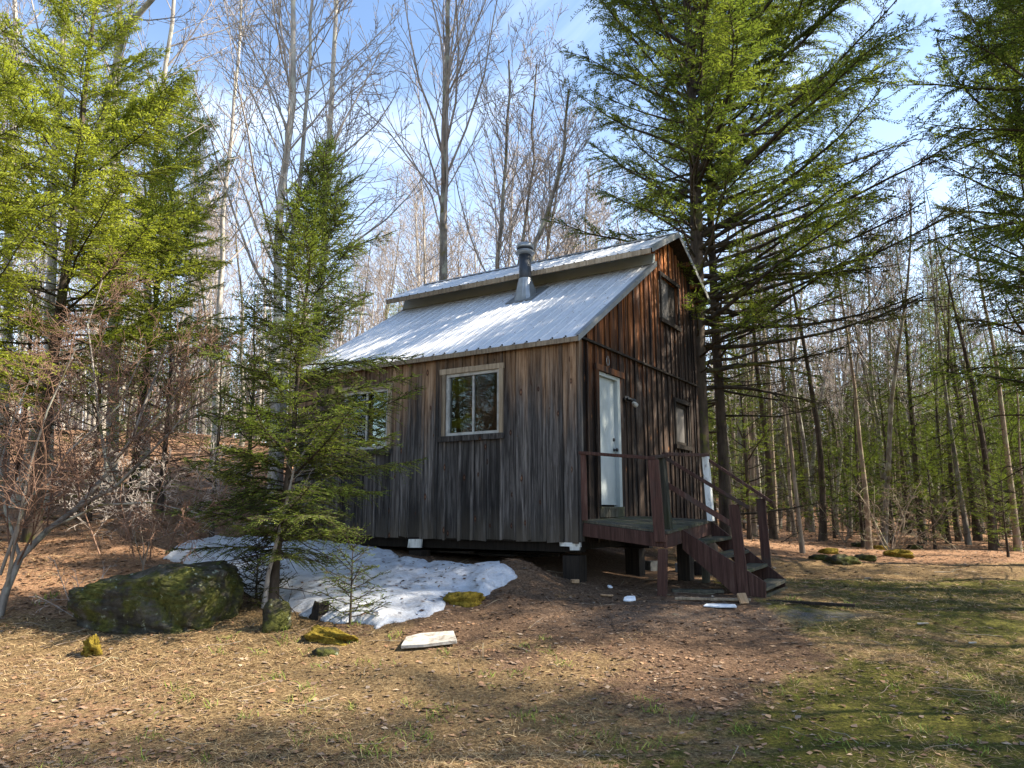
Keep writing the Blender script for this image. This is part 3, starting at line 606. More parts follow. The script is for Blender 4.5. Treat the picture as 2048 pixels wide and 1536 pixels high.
def post(name, p, q, w, d, mat, t=.5): mm = MB(); mm.bar(p, q, w, d, t, side=(1, 0, 0)); return mm.build(name, M[mat], deck, bevel=.004)
post('post', (.10, -.035, .30), (.09, -.035, 1.255), .09, .035, 'red', .9)
post('post', (1.24, -.045, gl(1.24, -.04)), (1.27, -.045, -.075), .11, .10, 'red', .6)
post('post', (1.235, -.045, .02), (1.175, -.045, 1.13), .15, .045, 'red', .8)
post('post', (1.255, .24, .17), (1.19, .24, 1.17), .085, .11, 'deck', .2)
post('post', (1.345, 1.84, .28), (1.315, 1.80, 1.28), .09, .11, 'white', .8)
post('post', (1.24, 1.80, gl(1.2, 1.8)), (1.24, 1.80, .10), .10, .10, 'deck', .5)
post('post', (.85, 2.0, gl(.85, 2.)), (.85, 2.0, .10), .20, .22, 'dark', .5)
def rail(p, q, w=.085, h=.045, t=.5): mm = MB(); mm.bar(p, q, w, h, t); return mm.build('handrail', M['red'], deck, bevel=.004)
rail((.03, -.03, 1.275), (1.20, -.03, 1.15)); rail((1.17, -.06, 1.165), (1.22, .32, 1.205), t=.3); rail((1.21, .25, 1.225), (1.31, 1.92, 1.31), .05, .05)
rail((1.17, .29, 1.205), (2.27, .60, .475), .085, .05, .35); rail((1.21, .30, .81), (2.06, .585, .235), .04, .075, .7); rail((1.29, 1.84, 1.27), (2.26, 1.93, .565), .075, .045, .6)
m = MB(); m.prism([(1.315, .60, .175), (1.315, .60, -.10), (2.13, .60, -.775), (2.42, .60, -.77), (2.44, .60, -.505)], (0, .042, 0), .45); m.build('stringer', M['red'], deck)
m = MB(); m.prism([(1.315, 1.92, .28), (1.315, 1.92, 0.0), (2.10, 1.92, -.775), (2.37, 1.92, -.77), (2.39, 1.92, -.56)], (0, .042, 0), .3); m.build('stringer', M['red'], deck)
for k, (x, z) in enumerate([(1.36, .03), (1.62, -.165), (1.88, -.36), (2.14, -.575)]):
    m = MB(); m.hexa([(x, .645, z-.045-.012), (x+.27, .645, z-.045-.012), (x+.27, 1.918, z-.045+.02), (x, 1.918, z-.045+.02), (x, .645, z-.012), (x+.27, .645, z-.012), (x+.27, 1.918, z+.02), (x, 1.918, z+.02)], .25+.2*k); m.build('tread', M['deck'], deck, bevel=.004)
m = MB(); m.box((2.39, .645, -.80), (2.425, 1.915, -.66), .3); m.build('toe_board', M['deck'], deck)
post('newel', (2.16, .575, -.72), (2.075, .575, .52), .14, .05, 'red', .5); post('newel', (2.12, 1.985, -.40), (2.085, 1.985, .62), .13, .05, 'red', .5)

# ---------------------------------------------------------------- snow, rocks, debris
def in_poly(x, y, P):
    ins = np.zeros(x.shape, bool); n = len(P)
    for i in range(n):
        (x1, y1), (x2, y2) = P[i], P[(i+1) % n]
        c = ((y1 > y) != (y2 > y)) & (x < (x2-x1)*(y-y1)/(y2-y1+1e-12)+x1); ins ^= c
    return ins
def poly_dist(x, y, P):
    d = np.full(x.shape, 1e9); n = len(P)
    for i in range(n):
        a = np.array(P[i]); b_ = np.array(P[(i+1) % n]); e = b_-a; t = np.clip(((x-a[0])*e[0]+(y-a[1])*e[1])/(e@e+1e-12), 0, 1)
        d = np.minimum(d, np.hypot(x-a[0]-t*e[0], y-a[1]-t*e[1]))
    return d
SN = [(330, 1114), (365, 1090), (430, 1077), (520, 1080), (600, 1084), (700, 1094), (790, 1110), (830, 1124), (880, 1136), (940, 1141), (1028, 1150), (1003, 1172), (985, 1192), (960, 1198), (938, 1190), (905, 1204), (893, 1222), (872, 1236), (820, 1244), (745, 1258), (690, 1250), (640, 1238), (590, 1226), (520, 1200), (470, 1170), (430, 1146), (380, 1138)]
SP = [tuple(gp(*p)[:2]) for p in SN]
sx = np.array([p[0] for p in SP]); sy = np.array([p[1] for p in SP])
xs = np.arange(sx.min()-.2, sx.max()+.2, .035); ys = np.arange(sy.min()-.2, sy.max()+.2, .035); X, Y = np.meshgrid(xs, ys)
wx = X+.08*vn(X, Y, 3, 21)+.05*vn(X, Y, 9, 22); wy = Y+.08*vn(X, Y, 3, 23)+.05*vn(X, Y, 9, 24)
ins = in_poly(wx, wy, SP); dd = poly_dist(wx, wy, SP)*np.where(ins, 1, -1)
th = .13*(1-np.exp(-np.clip(dd, 0, 9)/(.10+.22*np.clip(.5+vn(X, Y, .8, 91), 0, 1))))+.06*vn(X, Y, .9, 25)*np.clip(dd/.5, 0, 1)+.045*vn(X, Y, 3.2, 26)*np.clip(dd/.1, 0, 1)+.020*vn(X, Y, 8, 27)+.006*vn(X, Y, 15, 28)
Z = hgt(X, Y)+np.where(dd > 0, th, -.08); keep = dd > -.06
cell = keep[:-1, :-1] & keep[1:, :-1] & keep[:-1, 1:] & keep[1:, 1:]; idx = np.arange(X.size).reshape(X.shape)
F = np.stack([idx[:-1, :-1], idx[:-1, 1:], idx[1:, 1:], idx[1:, :-1]], -1)[cell]
used = np.unique(F); rm = np.full(X.size, -1); rm[used] = np.arange(len(used)); V = np.stack([X, Y, Z], -1).reshape(-1, 3)[used]
tag(put('snow', raw_mesh('snow', V, rm[F], M['snow'], True)), 'last dirty patch of snow melting beside the cabin wall', kind='stuff')

def rock(name, c, size, seed, mat, pw=.6, rz=0, strata=0, noise=.12, label=None, cat='rock', sub=40, group=None, taper=0):
    u = np.linspace(0, 2*np.pi, sub*2, endpoint=False); v = np.linspace(-np.pi/2, np.pi/2, sub); U_, V_ = np.meshgrid(u, v)
    sp = lambda a, p: np.sign(a)*np.abs(a)**p
    x = sp(np.cos(V_), pw)*sp(np.cos(U_), pw); y = sp(np.cos(V_), pw)*sp(np.sin(U_), pw); z = sp(np.sin(V_), pw)
    f = 1+noise*vn(x*1.3+seed, y*1.3+z*1.7, 1.2, seed)+noise*.5*vn(x+z*.8, y-z*.9, 3.2, seed+1)+noise*.25*vn(x+z*1.1, y-z*1.2, 8, seed+2)
    f += strata*vn(z*9+seed+x*.5, x*.6, 1., seed+3)*np.cos(V_)+noise*.12*vn(x*1.2+z, y+z*1.9, 18, seed+4)
    if strata: cr_ = np.abs(vn(x*1.5+z*.4, z*3+y, 1.6, seed+6)); f -= .05*np.exp(-(cr_/.05)**2)*np.cos(V_)
    tp = 1+taper*x
    P = np.stack([x*f*size[0]/2, y*f*size[1]/2, z*f*size[2]/2*tp], -1).reshape(-1, 3)
    n = len(u); i = np.arange(sub-1)[:, None]*n; j = np.arange(n)[None]; j2 = (j+1) % n
    F = np.stack([i+j, i+j2, i+n+j2, i+n+j], -1).reshape(-1, 4)
    o = put(name, raw_mesh(name, P, F, mat, True), None, c, rz); tag(o, label, cat, group); return o
a = gp(150, 1255); b_ = gp(492, 1270); c = (a+b_)/2; wd = np.hypot(*(b_-a)[:2])
rock('boulder', (c[0]-.24, c[1]+.45, h1(c[0], c[1]+.4)+.13), (wd*.80, 1.05, .86), 5, M['rock'], .52, math.atan2(b_[1]-a[1], b_[0]-a[0]), .03, .12, 'large mossy boulder with a blunt right end below the young hemlock', 'boulder', 150, taper=.26)
p = gp(545, 1268); rock('standing_stone', (p[0], p[1]+.13, p[2]+.12), (.30, .22, .42), 11, M['rock'], .75, .3, 0, .16, 'small upright stone green with moss beside the big boulder', 'rock')
p = gp(648, 1292); rock('mossy_rock', (p[0], p[1]+.16, p[2]+.03), (.52, .28, .20), 14, M['moss'], .6, -.05, 0, .38, 'flat rock capped with golden yellow moss in the dead leaves', 'rock')
p = gp(650, 1312); rock('stone', (p[0], p[1]+.05, p[2]+.0), (.24, .16, .13), 19, M['rock'], .8, 0, 0, .2, 'low brown stone lying in front of the yellow moss rock', 'rock', 24)
p = gp(183, 1312); rock('moss_clump', (p[0], p[1]+.03, p[2]+.06), (.17, .15, .24), 23, M['moss'], .9, 0, 0, .5, 'upright tuft of bright yellow moss on the sunny left ground', 'moss', 24)
p = gp(925, 1212); rock('mossy_stone', (p[0], p[1]+.1, p[2]+.02), (.42, .3, .2), 29, M['moss'], .8, .2, 0, .4, 'rounded mossy stone poking out at the edge of the snow', 'rock', 24)
m = MB(); p = gp(640, 1236); m.lathe([(.12, -.1), (.10, 0), (.085, .10), (.08, .16), (.03, .15)], (0, 0, 0), 12); o = m.build('stump', M['dark'], None, wob=.014, seed=3); o.location = p; tag(o, 'short rotten dark stump between the young hemlock and the snow', 'stump')
rr = R(77)
for k, (px_, py_, w, mt, lb) in enumerate([(1662, 1108, .35, 'moss', 'lumpy moss covered stone just right of the thin trunk'), (1690, 1128, .55, 'rock', 'long flat grey ledge stone at the edge of the lawn'), (1735, 1122, .4, 'rock', 'mossy stone second from the right end of the ledge row'), (1642, 1120, .3, 'rock', 'small dark stone in front of the slender trunk'),
                                       (1800, 1115, .5, 'moss', 'domed mossy stone at the foot of the bare shrub'), (1765, 1100, .3, 'moss', 'small green stone behind the ledge row'), (1720, 1094, .32, 'rock', 'rounded stone at the back of the ledge row'), (1835, 1098, .3, 'rock', 'grey stone half buried beyond the domed mossy stone')]):
    p = gp(px_, py_); rock('stone', (p[0], p[1]+.1, p[2]+.04), (w*1.3, w*.8, w*.5), 40+k, M[mt], .8, rr.uniform(-.5, .5), 0, .25, lb, 'rock', 20)
def slab(name, px_, py_, l, w, h, rz, mat, label, cat, lift=0.01, tilt=(0, 0), cut=True, seed=0):
    p = gp(px_, py_); m = MB(); r = random.Random(seed)
    P = [(-l/2, -w/2), (-l*.1, -w/2-.02), (l/2, -w*.42), (l*.47, w/2), (-l*.15, w*.45), (-l*.42, w*.2)] if cut else [(-l/2, -w/2), (l/2, -w/2), (l/2, w/2), (-l/2, w/2)]
    m.prism([(x, y, 0) for x, y in P], (0, 0, h), .5); o = m.build(name, M[mat], None, bevel=.004, wob=.002 if cut else 0, seed=seed)
    o.location = (p[0], p[1], p[2]+lift); o.rotation_euler = (tilt[0], tilt[1], rz); return tag(o, label, cat)
slab('foam_board', 858, 1288, .56, .40, .035, .12, 'foam', 'broken off-white board lying on the brown needles', 'board', .02, (.12, -.05), seed=2)
slab('foam_scrap', 1440, 1216, .40, .14, .02, -.25, 'foam2', 'long pale foam scrap in front of the stairs', 'scrap', .02, (.1, .0), seed=4)
slab('foam_scrap', 1259, 1203, .16, .10, .02, -.1, 'foam2', 'pale blue foam scrap left of the near deck post', 'scrap', .02, (.5, .0), seed=5)
slab('foam_scrap', 1219, 1178, .08, .06, .02, .5, 'foam2', 'small white crumb of foam near the corner pier', 'scrap', .02, (.4, .2), seed=6)
slab('wood_strip', 1214, 1197, .17, .035, .02, -.5, 'new', 'short yellow wood strip on the needles by the corner pier', 'board', .02, cut=False)
slab('wood_block', 1150, 1168, .11, .08, .05, .2, 'new', 'small yellow wood block at the foot of the corner pier', 'block', .01, cut=False)
slab('wood_block', 1490, 1210, .13, .03, .14, .4, 'new', 'square cut of lumber leaning at the stair foot', 'block', .01, (-.5, 0), cut=False)
slab('plank', 1425, 1203, .95, .07, .03, -.17, 'trim', 'weathered plank on the ground under the stairs', 'board', .01, cut=False)
slab('plank', 1620, 1212, 1.05, .06, .035, -.46, 'dark', 'dark edging board running out from the bottom step', 'board', .01, cut=False)
slab('plank', 1395, 1186, .7, .16, .04, -.1, 'deck', 'mossy board lying flat beneath the stringer', 'board', .0, cut=False)
for k, (px_, py_, s, lb) in enumerate([(1845, 1253, .14, 'white scrap on the lawn, middle one of three'), (1945, 1289, .09, 'small white scrap nearest the right edge of the lawn'), (1735, 1158, .15, 'white scrap on the sunlit moss beyond the edging board'), (1888, 1146, .45, 'thin pale stick on the far strip of moss')]):
    slab('scrap', px_, py_, s, s*.3 if k < 3 else .02, .012, .1, 'foam', lb, 'scrap', .012, seed=9+k)
p = gp(1383, 1488-450); 
# blocks and barrels under the deck
def block(px_, py_, l, w, h, rz, lb, mat='conc'):
    p = gp(px_, py_); m = MB(); m.box((-l/2, -w/2, 0), (-l/2+.035, w/2, h)); m.box((l/2-.035, -w/2, 0), (l/2, w/2, h)); m.box((-.02, -w/2+.001, 0), (.02, w/2-.001, h-.001)); m.box((-l/2+.035, -w/2+.001, 0.001), (-.02, -w/2+.03, h-.002)); m.box((.02, -w/2+.001, 0.001), (l/2-.035, -w/2+.03, h-.002)); m.box((-l/2+.035, w/2-.03, 0.001), (l/2-.035, w/2-.001, h-.002))
    o = m.build('cinder_block', M[mat], None, bevel=.003); o.location = p; o.rotation_euler = (0, 0, rz); tag(o, lb, 'cinder block')
block(1310, 1142, .36, .19, .19, .5, 'grey cinder block under the deck, beside the dark pier'); block(1368, 1146, .36, .19, .19, .9, 'cinder block under the deck, behind the stair stringer'); 
slab('plank', 1372, 1136, .75, .06, .03, -.55, 'new', 'pale board bridging the two cinder blocks', 'board', .20, (0, .06), cut=False)
m = MB(); p = gp(1405, 1150, 11.5); m.lathe([(.2, -.05), (.17, .05), (.15, .22), (.12, .24)], (0, 0, 0), 12); o = m.build('stump', M['dark'], None, wob=.01); o.location = p; tag(o, 'black stump in the shade behind the stair stringer', 'stump')
# fallen pale log behind the stairs
a = gp(1425, 1022); b_ = gp(1552, 1072); m = MB(); m.tube([a+[0, 0, .22], a*.6+b_*.4+[0, 0, .13], b_+[0, 0, .05]], [.05, .06, .07], 8); tag(m.build('fallen_log', M['barkP'], None, True), 'long pale fallen trunk on the ground behind the stairs', 'log')
# sticks and junk in the dark under the cabin
m = MB(); r = random.Random(8)
for k in range(7):
    p = cw(r.uniform(-3.5, -.6), r.uniform(.4, 2.2)); z = h1(*p)+.04+.03*k/3; a = r.uniform(-.5, .5)+CROT; l = r.uniform(.5, 1.1); m.bar((p[0]-l*math.cos(a), p[1]-l*math.sin(a), z), (p[0]+l*math.cos(a), p[1]+l*math.sin(a), z+.02), .12, .03, r.random())
tag(m.build('lumber_pile', M['dark'], None), 'dark scrap boards stacked in the crawl space under the cabin', 'lumber')

# ---------------------------------------------------------------- trees
def poly(rng, p, d, L, k, wob, trop):
    pts = [p]; d = d.copy()
    for i in range(k):
        d = d+rng.normal(0, wob, 3); d[2] += trop; d = d/np.linalg.norm(d); pts.append(pts[-1]+d*L/k)
    return np.array(pts)
def lerp(pts, f):
    x = f*(len(pts)-1); i = min(int(x), len(pts)-2); u = x-i; return pts[i]*(1-u)+pts[i+1]*u, nrm(pts[i+1]-pts[i])
def grow(rng, out, pts, r0, r1, lvl, nch, ang, lr, wob, trop, rmin, f0=.2, spread=None):
    k = len(pts); out.append((lvl, pts, np.linspace(r0, r1, k)))
    if lvl+1 > len(nch): return
    L = np.linalg.norm(np.diff(pts, axis=0), axis=1).sum(); n = nch[lvl]
    n = int(n*rng.uniform(.8, 1.2)+.5)
    for i in range(n):
        f = f0+(1-f0)*(i+rng.uniform(.1, .9))/n; p, t = lerp(pts, f)
        q = nrm(np.cross(t, rng.normal(0, 1, 3))); a = math.radians(rng.uniform(*ang[min(lvl, len(ang)-1)])); d = t*math.cos(a)+q*math.sin(a)
        l = L*rng.uniform(*lr[min(lvl, len(lr)-1)])*(1.15-.75*f); rr_ = max((r0+(r1-r0)*f)*(rng.uniform(.2, .42) if lvl == 0 else rng.uniform(.4, .6)), rmin)
        kk = (5, 4, 3, 2, 2)[min(lvl+1, 4)]
        grow(rng, out, poly(rng, p, d, l, kk, wob*(1+.5*lvl), trop), rr_, max(rr_*.35, rmin*.8), lvl+1, nch, ang, lr, wob, trop, rmin, .15)
def bare_parts(rng, H, r0, lean=(0, 0), f0=.35, nb=16, nch=(7, 5), ang=((28, 55), (30, 55)), lr=((.30, .45), (.35, .6)), wob=.10, trop=.10, rmin=.006, tw=.05, trunk=None, rt=.2, nseg=12):
    if trunk is None:
        d = nrm(np.array([lean[0], lean[1], 1.])); trunk = poly(rng, np.array([0, 0, -.15]), d, H, nseg, tw, .03)
    out = []; grow(rng, out, trunk, r0, r0*rt, 0, (nb, *nch), ang, lr, wob, trop, rmin, f0)
    out[0] = (0, trunk, r0*(1-(1-rt)*np.linspace(0, 1, len(trunk))**.8)); out[0][2][0] *= 1.25
    tv = tubes([(p, r) for l, p, r in out if l == 0], 9); big = [(p, r) for l, p, r in out if l == 1]; small = [(p, r) for l, p, r in out if l > 1]
    V1, F1 = tubes(big, 5)
    if small: V2, F2 = tubes(small, 3); V = np.concatenate([V1, V2]); F = np.concatenate([F1, F2+len(V1)])
    else: V, F = V1, F1
    return tv, (V, F)
def spray(rng, pts, L, s0, bls, blmax, step, el, ew, droop, twigs=None, flat=.25, dens=1.):
    """needle-leaf sprays along one limb: branchlets both sides, little leaflets both sides of each"""
    n = max(int(L*(1-s0)/bls), 2); s = np.repeat(s0+(1-s0)*(np.arange(n)+rng.uniform(.1, .9, n))/n, 2); sd_ = np.tile([1., -1.], n)
    if dens < 1: k = rng.random(len(s)) < dens; s = s[k]; sd_ = sd_[k]
    if len(s) == 0: return np.zeros((0, 4, 3))
    x = s*(len(pts)-1); i = np.minimum(x.astype(int), len(pts)-2); u = (x-i)[:, None]; P = pts[i]*(1-u)+pts[i+1]*u; T = nrm(pts[i+1]-pts[i])
    S = nrm(np.cross(T, UP)); Nn = nrm(np.cross(S, T)); a = np.radians(rng.uniform(38, 62, len(s)))[:, None]
    D = nrm(T*np.cos(a)+S*sd_[:, None]*np.sin(a)+Nn*rng.normal(0, flat, (len(s), 1)))
    bl = np.minimum(blmax, .10+.55*L*(1-s)*.9+.03)*np.clip((s-s0)/.12+.45, .3, 1)*rng.uniform(.6, 1.15, len(s))
    K = int(blmax*1.15/step)+1; t = (np.arange(K)[None]+rng.uniform(0, .8, (len(s), K)))*step; ok = t < bl[:, None]
    dr = droop*rng.uniform(.4, 1.4, len(s))[:, None, None]
    C = P[:, None]+D[:, None]*t[..., None]-UP*(dr*(t**2)[..., None])
    W_ = nrm(np.cross(Nn, D)); sg = np.where(np.arange(K) % 2 == 0, 1., -1.)[None, :, None]
    b_ = np.radians(rng.uniform(30, 60, (len(s), K)))[..., None]
    E = nrm(D[:, None]*np.cos(b_)+W_[:, None]*sg*np.sin(b_)+rng.normal(0, .16, (len(s), K, 3))-UP*.12)
    ln = el*rng.uniform(.6, 1.25, (len(s), K))[..., None]*np.clip(1.25-.7*t/bl[:, None], .4, 1)[..., None]
    Nv = nrm(Nn[:, None]+rng.normal(0, .45, (len(s), K, 3))); Wd = nrm(np.cross(E, Nv))*ew*.5
    Q = np.stack([C, C+E*ln*.45+Wd, C+E*ln, C+E*ln*.45-Wd], -2)[ok]
    if twigs is not None:
        for j in range(len(s)):
            l = bl[j]; q = P[j]+D[j]*l-UP*dr[j, 0, 0]*l*l; md = P[j]+D[j]*l*.5-UP*dr[j, 0, 0]*l*l*.25
            twigs.append((np.array([P[j], md, q]), np.array([.0045, .0035, .002])*(1+L*.15)))
    return Q
def hemlock(rng, H, r0, Rm, nb, z0=.12, shape=None, e0=(5, 35), curve=.06, s0=.25, bls=.10, blmax=.5, step=.035, el=.07, ew=.014, droop=.25, lean=(0, 0), trunk=None, asym=None, twigs=True, dead=0, dens=1., flat=.25, rb=.035, nseg=12, tw=.02, deadL=.8, deadz=None, wob=.05, lv=.7):
    if trunk is None:
        d = nrm(np.array([lean[0], lean[1], 1.])); trunk = poly(rng, np.array([0, 0, -.15]), d, H, nseg, tw, .02)
    rad = r0*(1-.93*np.linspace(0, 1, len(trunk))**.85); rad[0] *= 1.3
    limbs = []; tws = [] if twigs else None; Q = []
    for k in range(nb):
        f = z0+(1-z0)*((k+rng.uniform(0, 1))/nb)**.95; f = min(f, .985); g = (f-z0)/(1-z0); p, t = lerp(trunk, f); az = k*2.399+rng.uniform(-.5, .5)
        sh = (1-g)**.75 if shape is None else shape(g); L = Rm*sh*rng.uniform(lv, 1.1)
        if asym is not None: L *= asym(az, g)
        if L < .12: continue
        e = math.radians(e0[0]+(e0[1]-e0[0])*g+rng.uniform(-9, 9)); d = np.array([math.cos(az)*math.cos(e), math.sin(az)*math.cos(e), math.sin(e)])
        c = curve if np.isscalar(curve) else curve[0]+(curve[1]-curve[0])*g
        pts = poly(rng, p, d, L, 6, wob, c); rb_ = max(.006, rb*L/Rm*(1-.4*g)); limbs.append((pts, np.linspace(rb_, .003, 7)))
        Q.append(spray(rng, pts, L, (s0 if np.isscalar(s0) else s0[0]+(s0[1]-s0[0])*g) if L > .8 else .08, bls, blmax, step, el, ew, droop, tws, flat, dens))
    small = []
    for k in range(dead):
        f = rng.uniform(*(deadz or (.04, z0+.25))); p, t = lerp(trunk, f); az = rng.uniform(0, 6.28); e = rng.uniform(-.35, .25); L = deadL*rng.uniform(.4, 1.2)
        pts = poly(rng, p, np.array([math.cos(az)*math.cos(e), math.sin(az)*math.cos(e), math.sin(e)]), L, 4, .12, -.02); limbs.append((pts, np.linspace(max(.007, .012*L), .003, 5)))
        for j in range(int(3+L*4)):
            q, t = lerp(pts, rng.uniform(.2, 1)); small.append((poly(rng, q, nrm(t+rng.normal(0, .7, 3)), L*rng.uniform(.15, .4), 2, .15, 0), np.array([.004, .003, .002])))
    tv = tubes([(trunk, rad)], 10); V, F = tubes(limbs, 5); ex = small+(tws or [])
    if ex:
        for grp in (small, tws or []):
            if grp: V2, F2 = tubes(grp, 3); F = np.concatenate([F, F2+len(V)]); V = np.concatenate([V, V2])
    return tv, (V, F), np.concatenate(Q) if Q else None
def tree(name, label, cat, base, tv, bv, Q, mt, ml, group=None, rz=0, mb=None, sc=None):
    r_ = empty(name, base, rz); tag(r_, label, cat, group)
    if sc: r_.scale = (sc, sc, sc)
    put('trunk', raw_mesh('trunk', tv[0], tv[1], mt, True), r_)
    if bv is not None: put('branches', raw_mesh('branches', bv[0], bv[1], mb or mt, True), r_)
    if Q is not None and len(Q): put('crown', quad_mesh('crown', Q, ml), r_)
    return r_
def base_at(x, y): return np.array([x, y, h1(x, y)])

# --- young hemlock in front of the cabin
B = gp(545, 1214); Yb = B[1]
tk = np.array([[0, 0, -.1]]+[list(at(px_, py_, Yb+dy)-B) for px_, py_, dy in [(552, 1120, .0), (570, 1000, .03), (585, 880, .05), (600, 700, .06), (620, 520, .08), (635, 400, .08), (652, 300, .05)]])
def asy(az, g): c = math.cos(az); return 1+(.2 if g < .2 else .4)*max(c, 0)
def shp(g): return min(1., .70+1.1*g) if g < .2 else (1-(g-.2)/.8)**.9*.90+.10
q = hemlock(R(12), 6.2, .06, 1.55, 160, z0=.15, shape=shp, e0=(2, 52), curve=(-.02, .025), s0=.12, bls=.052, blmax=.50, step=.0155, el=.066, ew=.0125, lv=.42, wob=.075, droop=.7, trunk=tk, asym=asy, dead=34, flat=.22, rb=.015, deadL=.8, deadz=(.05, .3))
tree('hemlock_tree', 'young dark green hemlock sapling standing in front of the left end of the cabin', 'tree', B, *q[:3], M['bark'], M['hem'], mb=M['limb'])
# second pale stem rising from the same foot
stem = np.array([[0, 0, -.05]]+[list(at(px_, py_, Yb-.08)-gp(528, 1216)) for px_, py_ in [(536, 1150), (553, 1085), (572, 1010), (590, 930), (640, 860)]])
s_ = bare_parts(R(3), 0, .032, trunk=stem, nb=9, nch=(4,), f0=.3, rmin=.003, trop=.03, rt=.3, lr=((.25, .5), (.3, .5)))
tree('sapling', 'thin pale leafless stem beside the young hemlock trunk', 'sapling', gp(528, 1216), s_[0], s_[1], None, M['twig'], None)
# small low hemlock between the boulder and the snow
B = gp(512, 1205); q = hemlock(R(31), .95, .02, .62, 34, z0=.05, e0=(0, 45), s0=.05, bls=.07, blmax=.22, step=.025, el=.05, ew=.013, droop=.6, rb=.008, nseg=5)
tree('hemlock_seedling', 'knee-high hemlock seedling in shade behind the boulder end', 'seedling', B, *q[:3], M['bark'], M['hemD'], mb=M['limb'])
B = gp(735, 1262); q = hemlock(R(33), 1.25, .018, .6, 30, z0=.15, e0=(0, 40), s0=.05, bls=.07, blmax=.22, step=.025, el=.05, ew=.013, droop=1.2, rb=.008, nseg=5)
tree('hemlock_seedling', 'drooping hemlock seedling at the front edge of the snow', 'seedling', gp(700, 1248), *q[:3], M['bark'], M['hem'], mb=M['limb'])
# --- bright hemlocks on the left
def left_hem(seed, base, H, r0, Rm, nb, z0, label, mat, lean=(0, 0), dead=50, e0=(8, 55), asym=None, **kw):
    q = hemlock(R(seed), H, r0, Rm, nb, z0=z0, shape=lambda g: min(1, .75+.8*g) if g < .3 else (1-(g-.3)/.7)**.9*.95+.05, e0=e0, curve=(.0, .03), s0=.22, bls=.075, blmax=.72, step=.020, el=.10, ew=.022, droop=.4, wob=.08, lv=.45, dead=dead, lean=lean, deadL=1.7, rb=.03, asym=asym, **kw)
    return tree('hemlock_tree', label, 'tree', base, *q[:3], M['bark'], mat, mb=M['limb'])
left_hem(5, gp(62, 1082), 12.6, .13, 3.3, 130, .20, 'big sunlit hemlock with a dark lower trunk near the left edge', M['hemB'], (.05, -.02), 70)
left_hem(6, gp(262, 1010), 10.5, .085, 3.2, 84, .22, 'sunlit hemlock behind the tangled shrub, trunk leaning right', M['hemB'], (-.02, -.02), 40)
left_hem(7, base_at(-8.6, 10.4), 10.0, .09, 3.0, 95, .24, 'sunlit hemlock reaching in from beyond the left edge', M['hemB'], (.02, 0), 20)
# --- tangled red-twigged shrub at the left
def shrub(name, label, stems, Y0, seed, r0, mat, nb, nch, trop=.02, lr=((.25, .5), (.3, .55)), rmin=.0035, cat='shrub', wob=.13, ang=((30, 65),)):
    rng = R(seed); B = None; outs = []
    for st, r in stems:
        P = np.array([at(px_, py_, Y0+dy) for px_, py_, dy in st])
        if B is None: B = P[0].copy(); B[2] = h1(B[0], B[1])
        P = P-B; out = []; grow(rng, out, P, r, r*.3, 0, (nb, *nch), ang, lr, wob, trop, rmin, .12); outs += out
    big = [(p, r) for l, p, r in outs if l == 0]; sm = [(p, r) for l, p, r in outs if l > 0]
    return tree(name, label, cat, B, tubes(big, 7), tubes(sm, 4), None, M[mat[0]], None, mb=M[mat[1]])
g0 = gp(0, 1236); Ys = g0[1]
shrub('shrub', 'leaning gnarled grey shrub with tangled reddish twigs at the left edge',
      [([(-4, 1240, 0), (12, 1180, .05), (40, 1115, .2), (95, 1060, .35), (155, 1015, .5), (215, 945, .7), (262, 880, .9), (305, 770, 1.0), (335, 690, 1.1)], .05),
       ([(155, 1015, .5), (230, 975, .4), (300, 905, .3), (345, 860, .2), (400, 790, .1)], .026), ([(215, 945, .7), (200, 850, .8), (190, 760, .9), (175, 650, 1.0), (205, 560, 1.1)], .022),
       ([(95, 1060, .35), (200, 1010, .1), (300, 1005, -.1), (410, 1030, -.2)], .018), ([(12, 1180, .05), (35, 1060, -.2), (60, 930, -.3), (95, 820, -.35), (150, 700, -.4)], .022),
       ([(262, 880, .9), (330, 820, .9), (380, 740, .95), (450, 690, 1)], .018), ([(40, 1115, .2), (10, 1020, .3), (0, 930, .4), (30, 830, .5), (60, 760, .5)], .022), ([(0, 1150, 0), (50, 1010, 0), (140, 900, .1), (240, 810, .2), (280, 720, .3)], .02)], Ys, 8, .05, ('barkG', 'barkR'), 13, (10, 5), trop=.04, lr=((.28, .6), (.35, .65)), wob=.10)
shrub('shrub', 'thicket of pale dead twigs low behind the boulder', [([(300, 1120, 1.2), (310, 1010, 1.3), (340, 920, 1.4)], .012), ([(330, 1110, 1.3), (380, 1000, 1.4), (430, 900, 1.5)], .012), ([(270, 1120, 1.2), (240, 1000, 1.3), (250, 900, 1.4)], .012), ([(350, 1100, 1.4), (440, 1000, 1.5), (480, 930, 1.6)], .01), ([(200, 1110, 1.0), (160, 1000, 1.1), (150, 880, 1.2)], .012)], Ys+1.2, 18, .02, ('barkR', 'twig'), 13, (6, 4), trop=.0, lr=((.3, .6), (.35, .6)))
shrub('shrub', 'small upright bare shrub growing by the boulder top', [([(286, 1142, 0), (288, 1100, 0), (280, 1050, 0)], .012), ([(288, 1130, 0), (300, 1080, .05), (318, 1030, .1)], .009), ([(286, 1130, 0), (272, 1085, 0), (265, 1040, 0)], .009)], gp(286, 1150)[1], 19, .02, ('barkG', 'limb'), 8, (4, 3), rmin=.003)
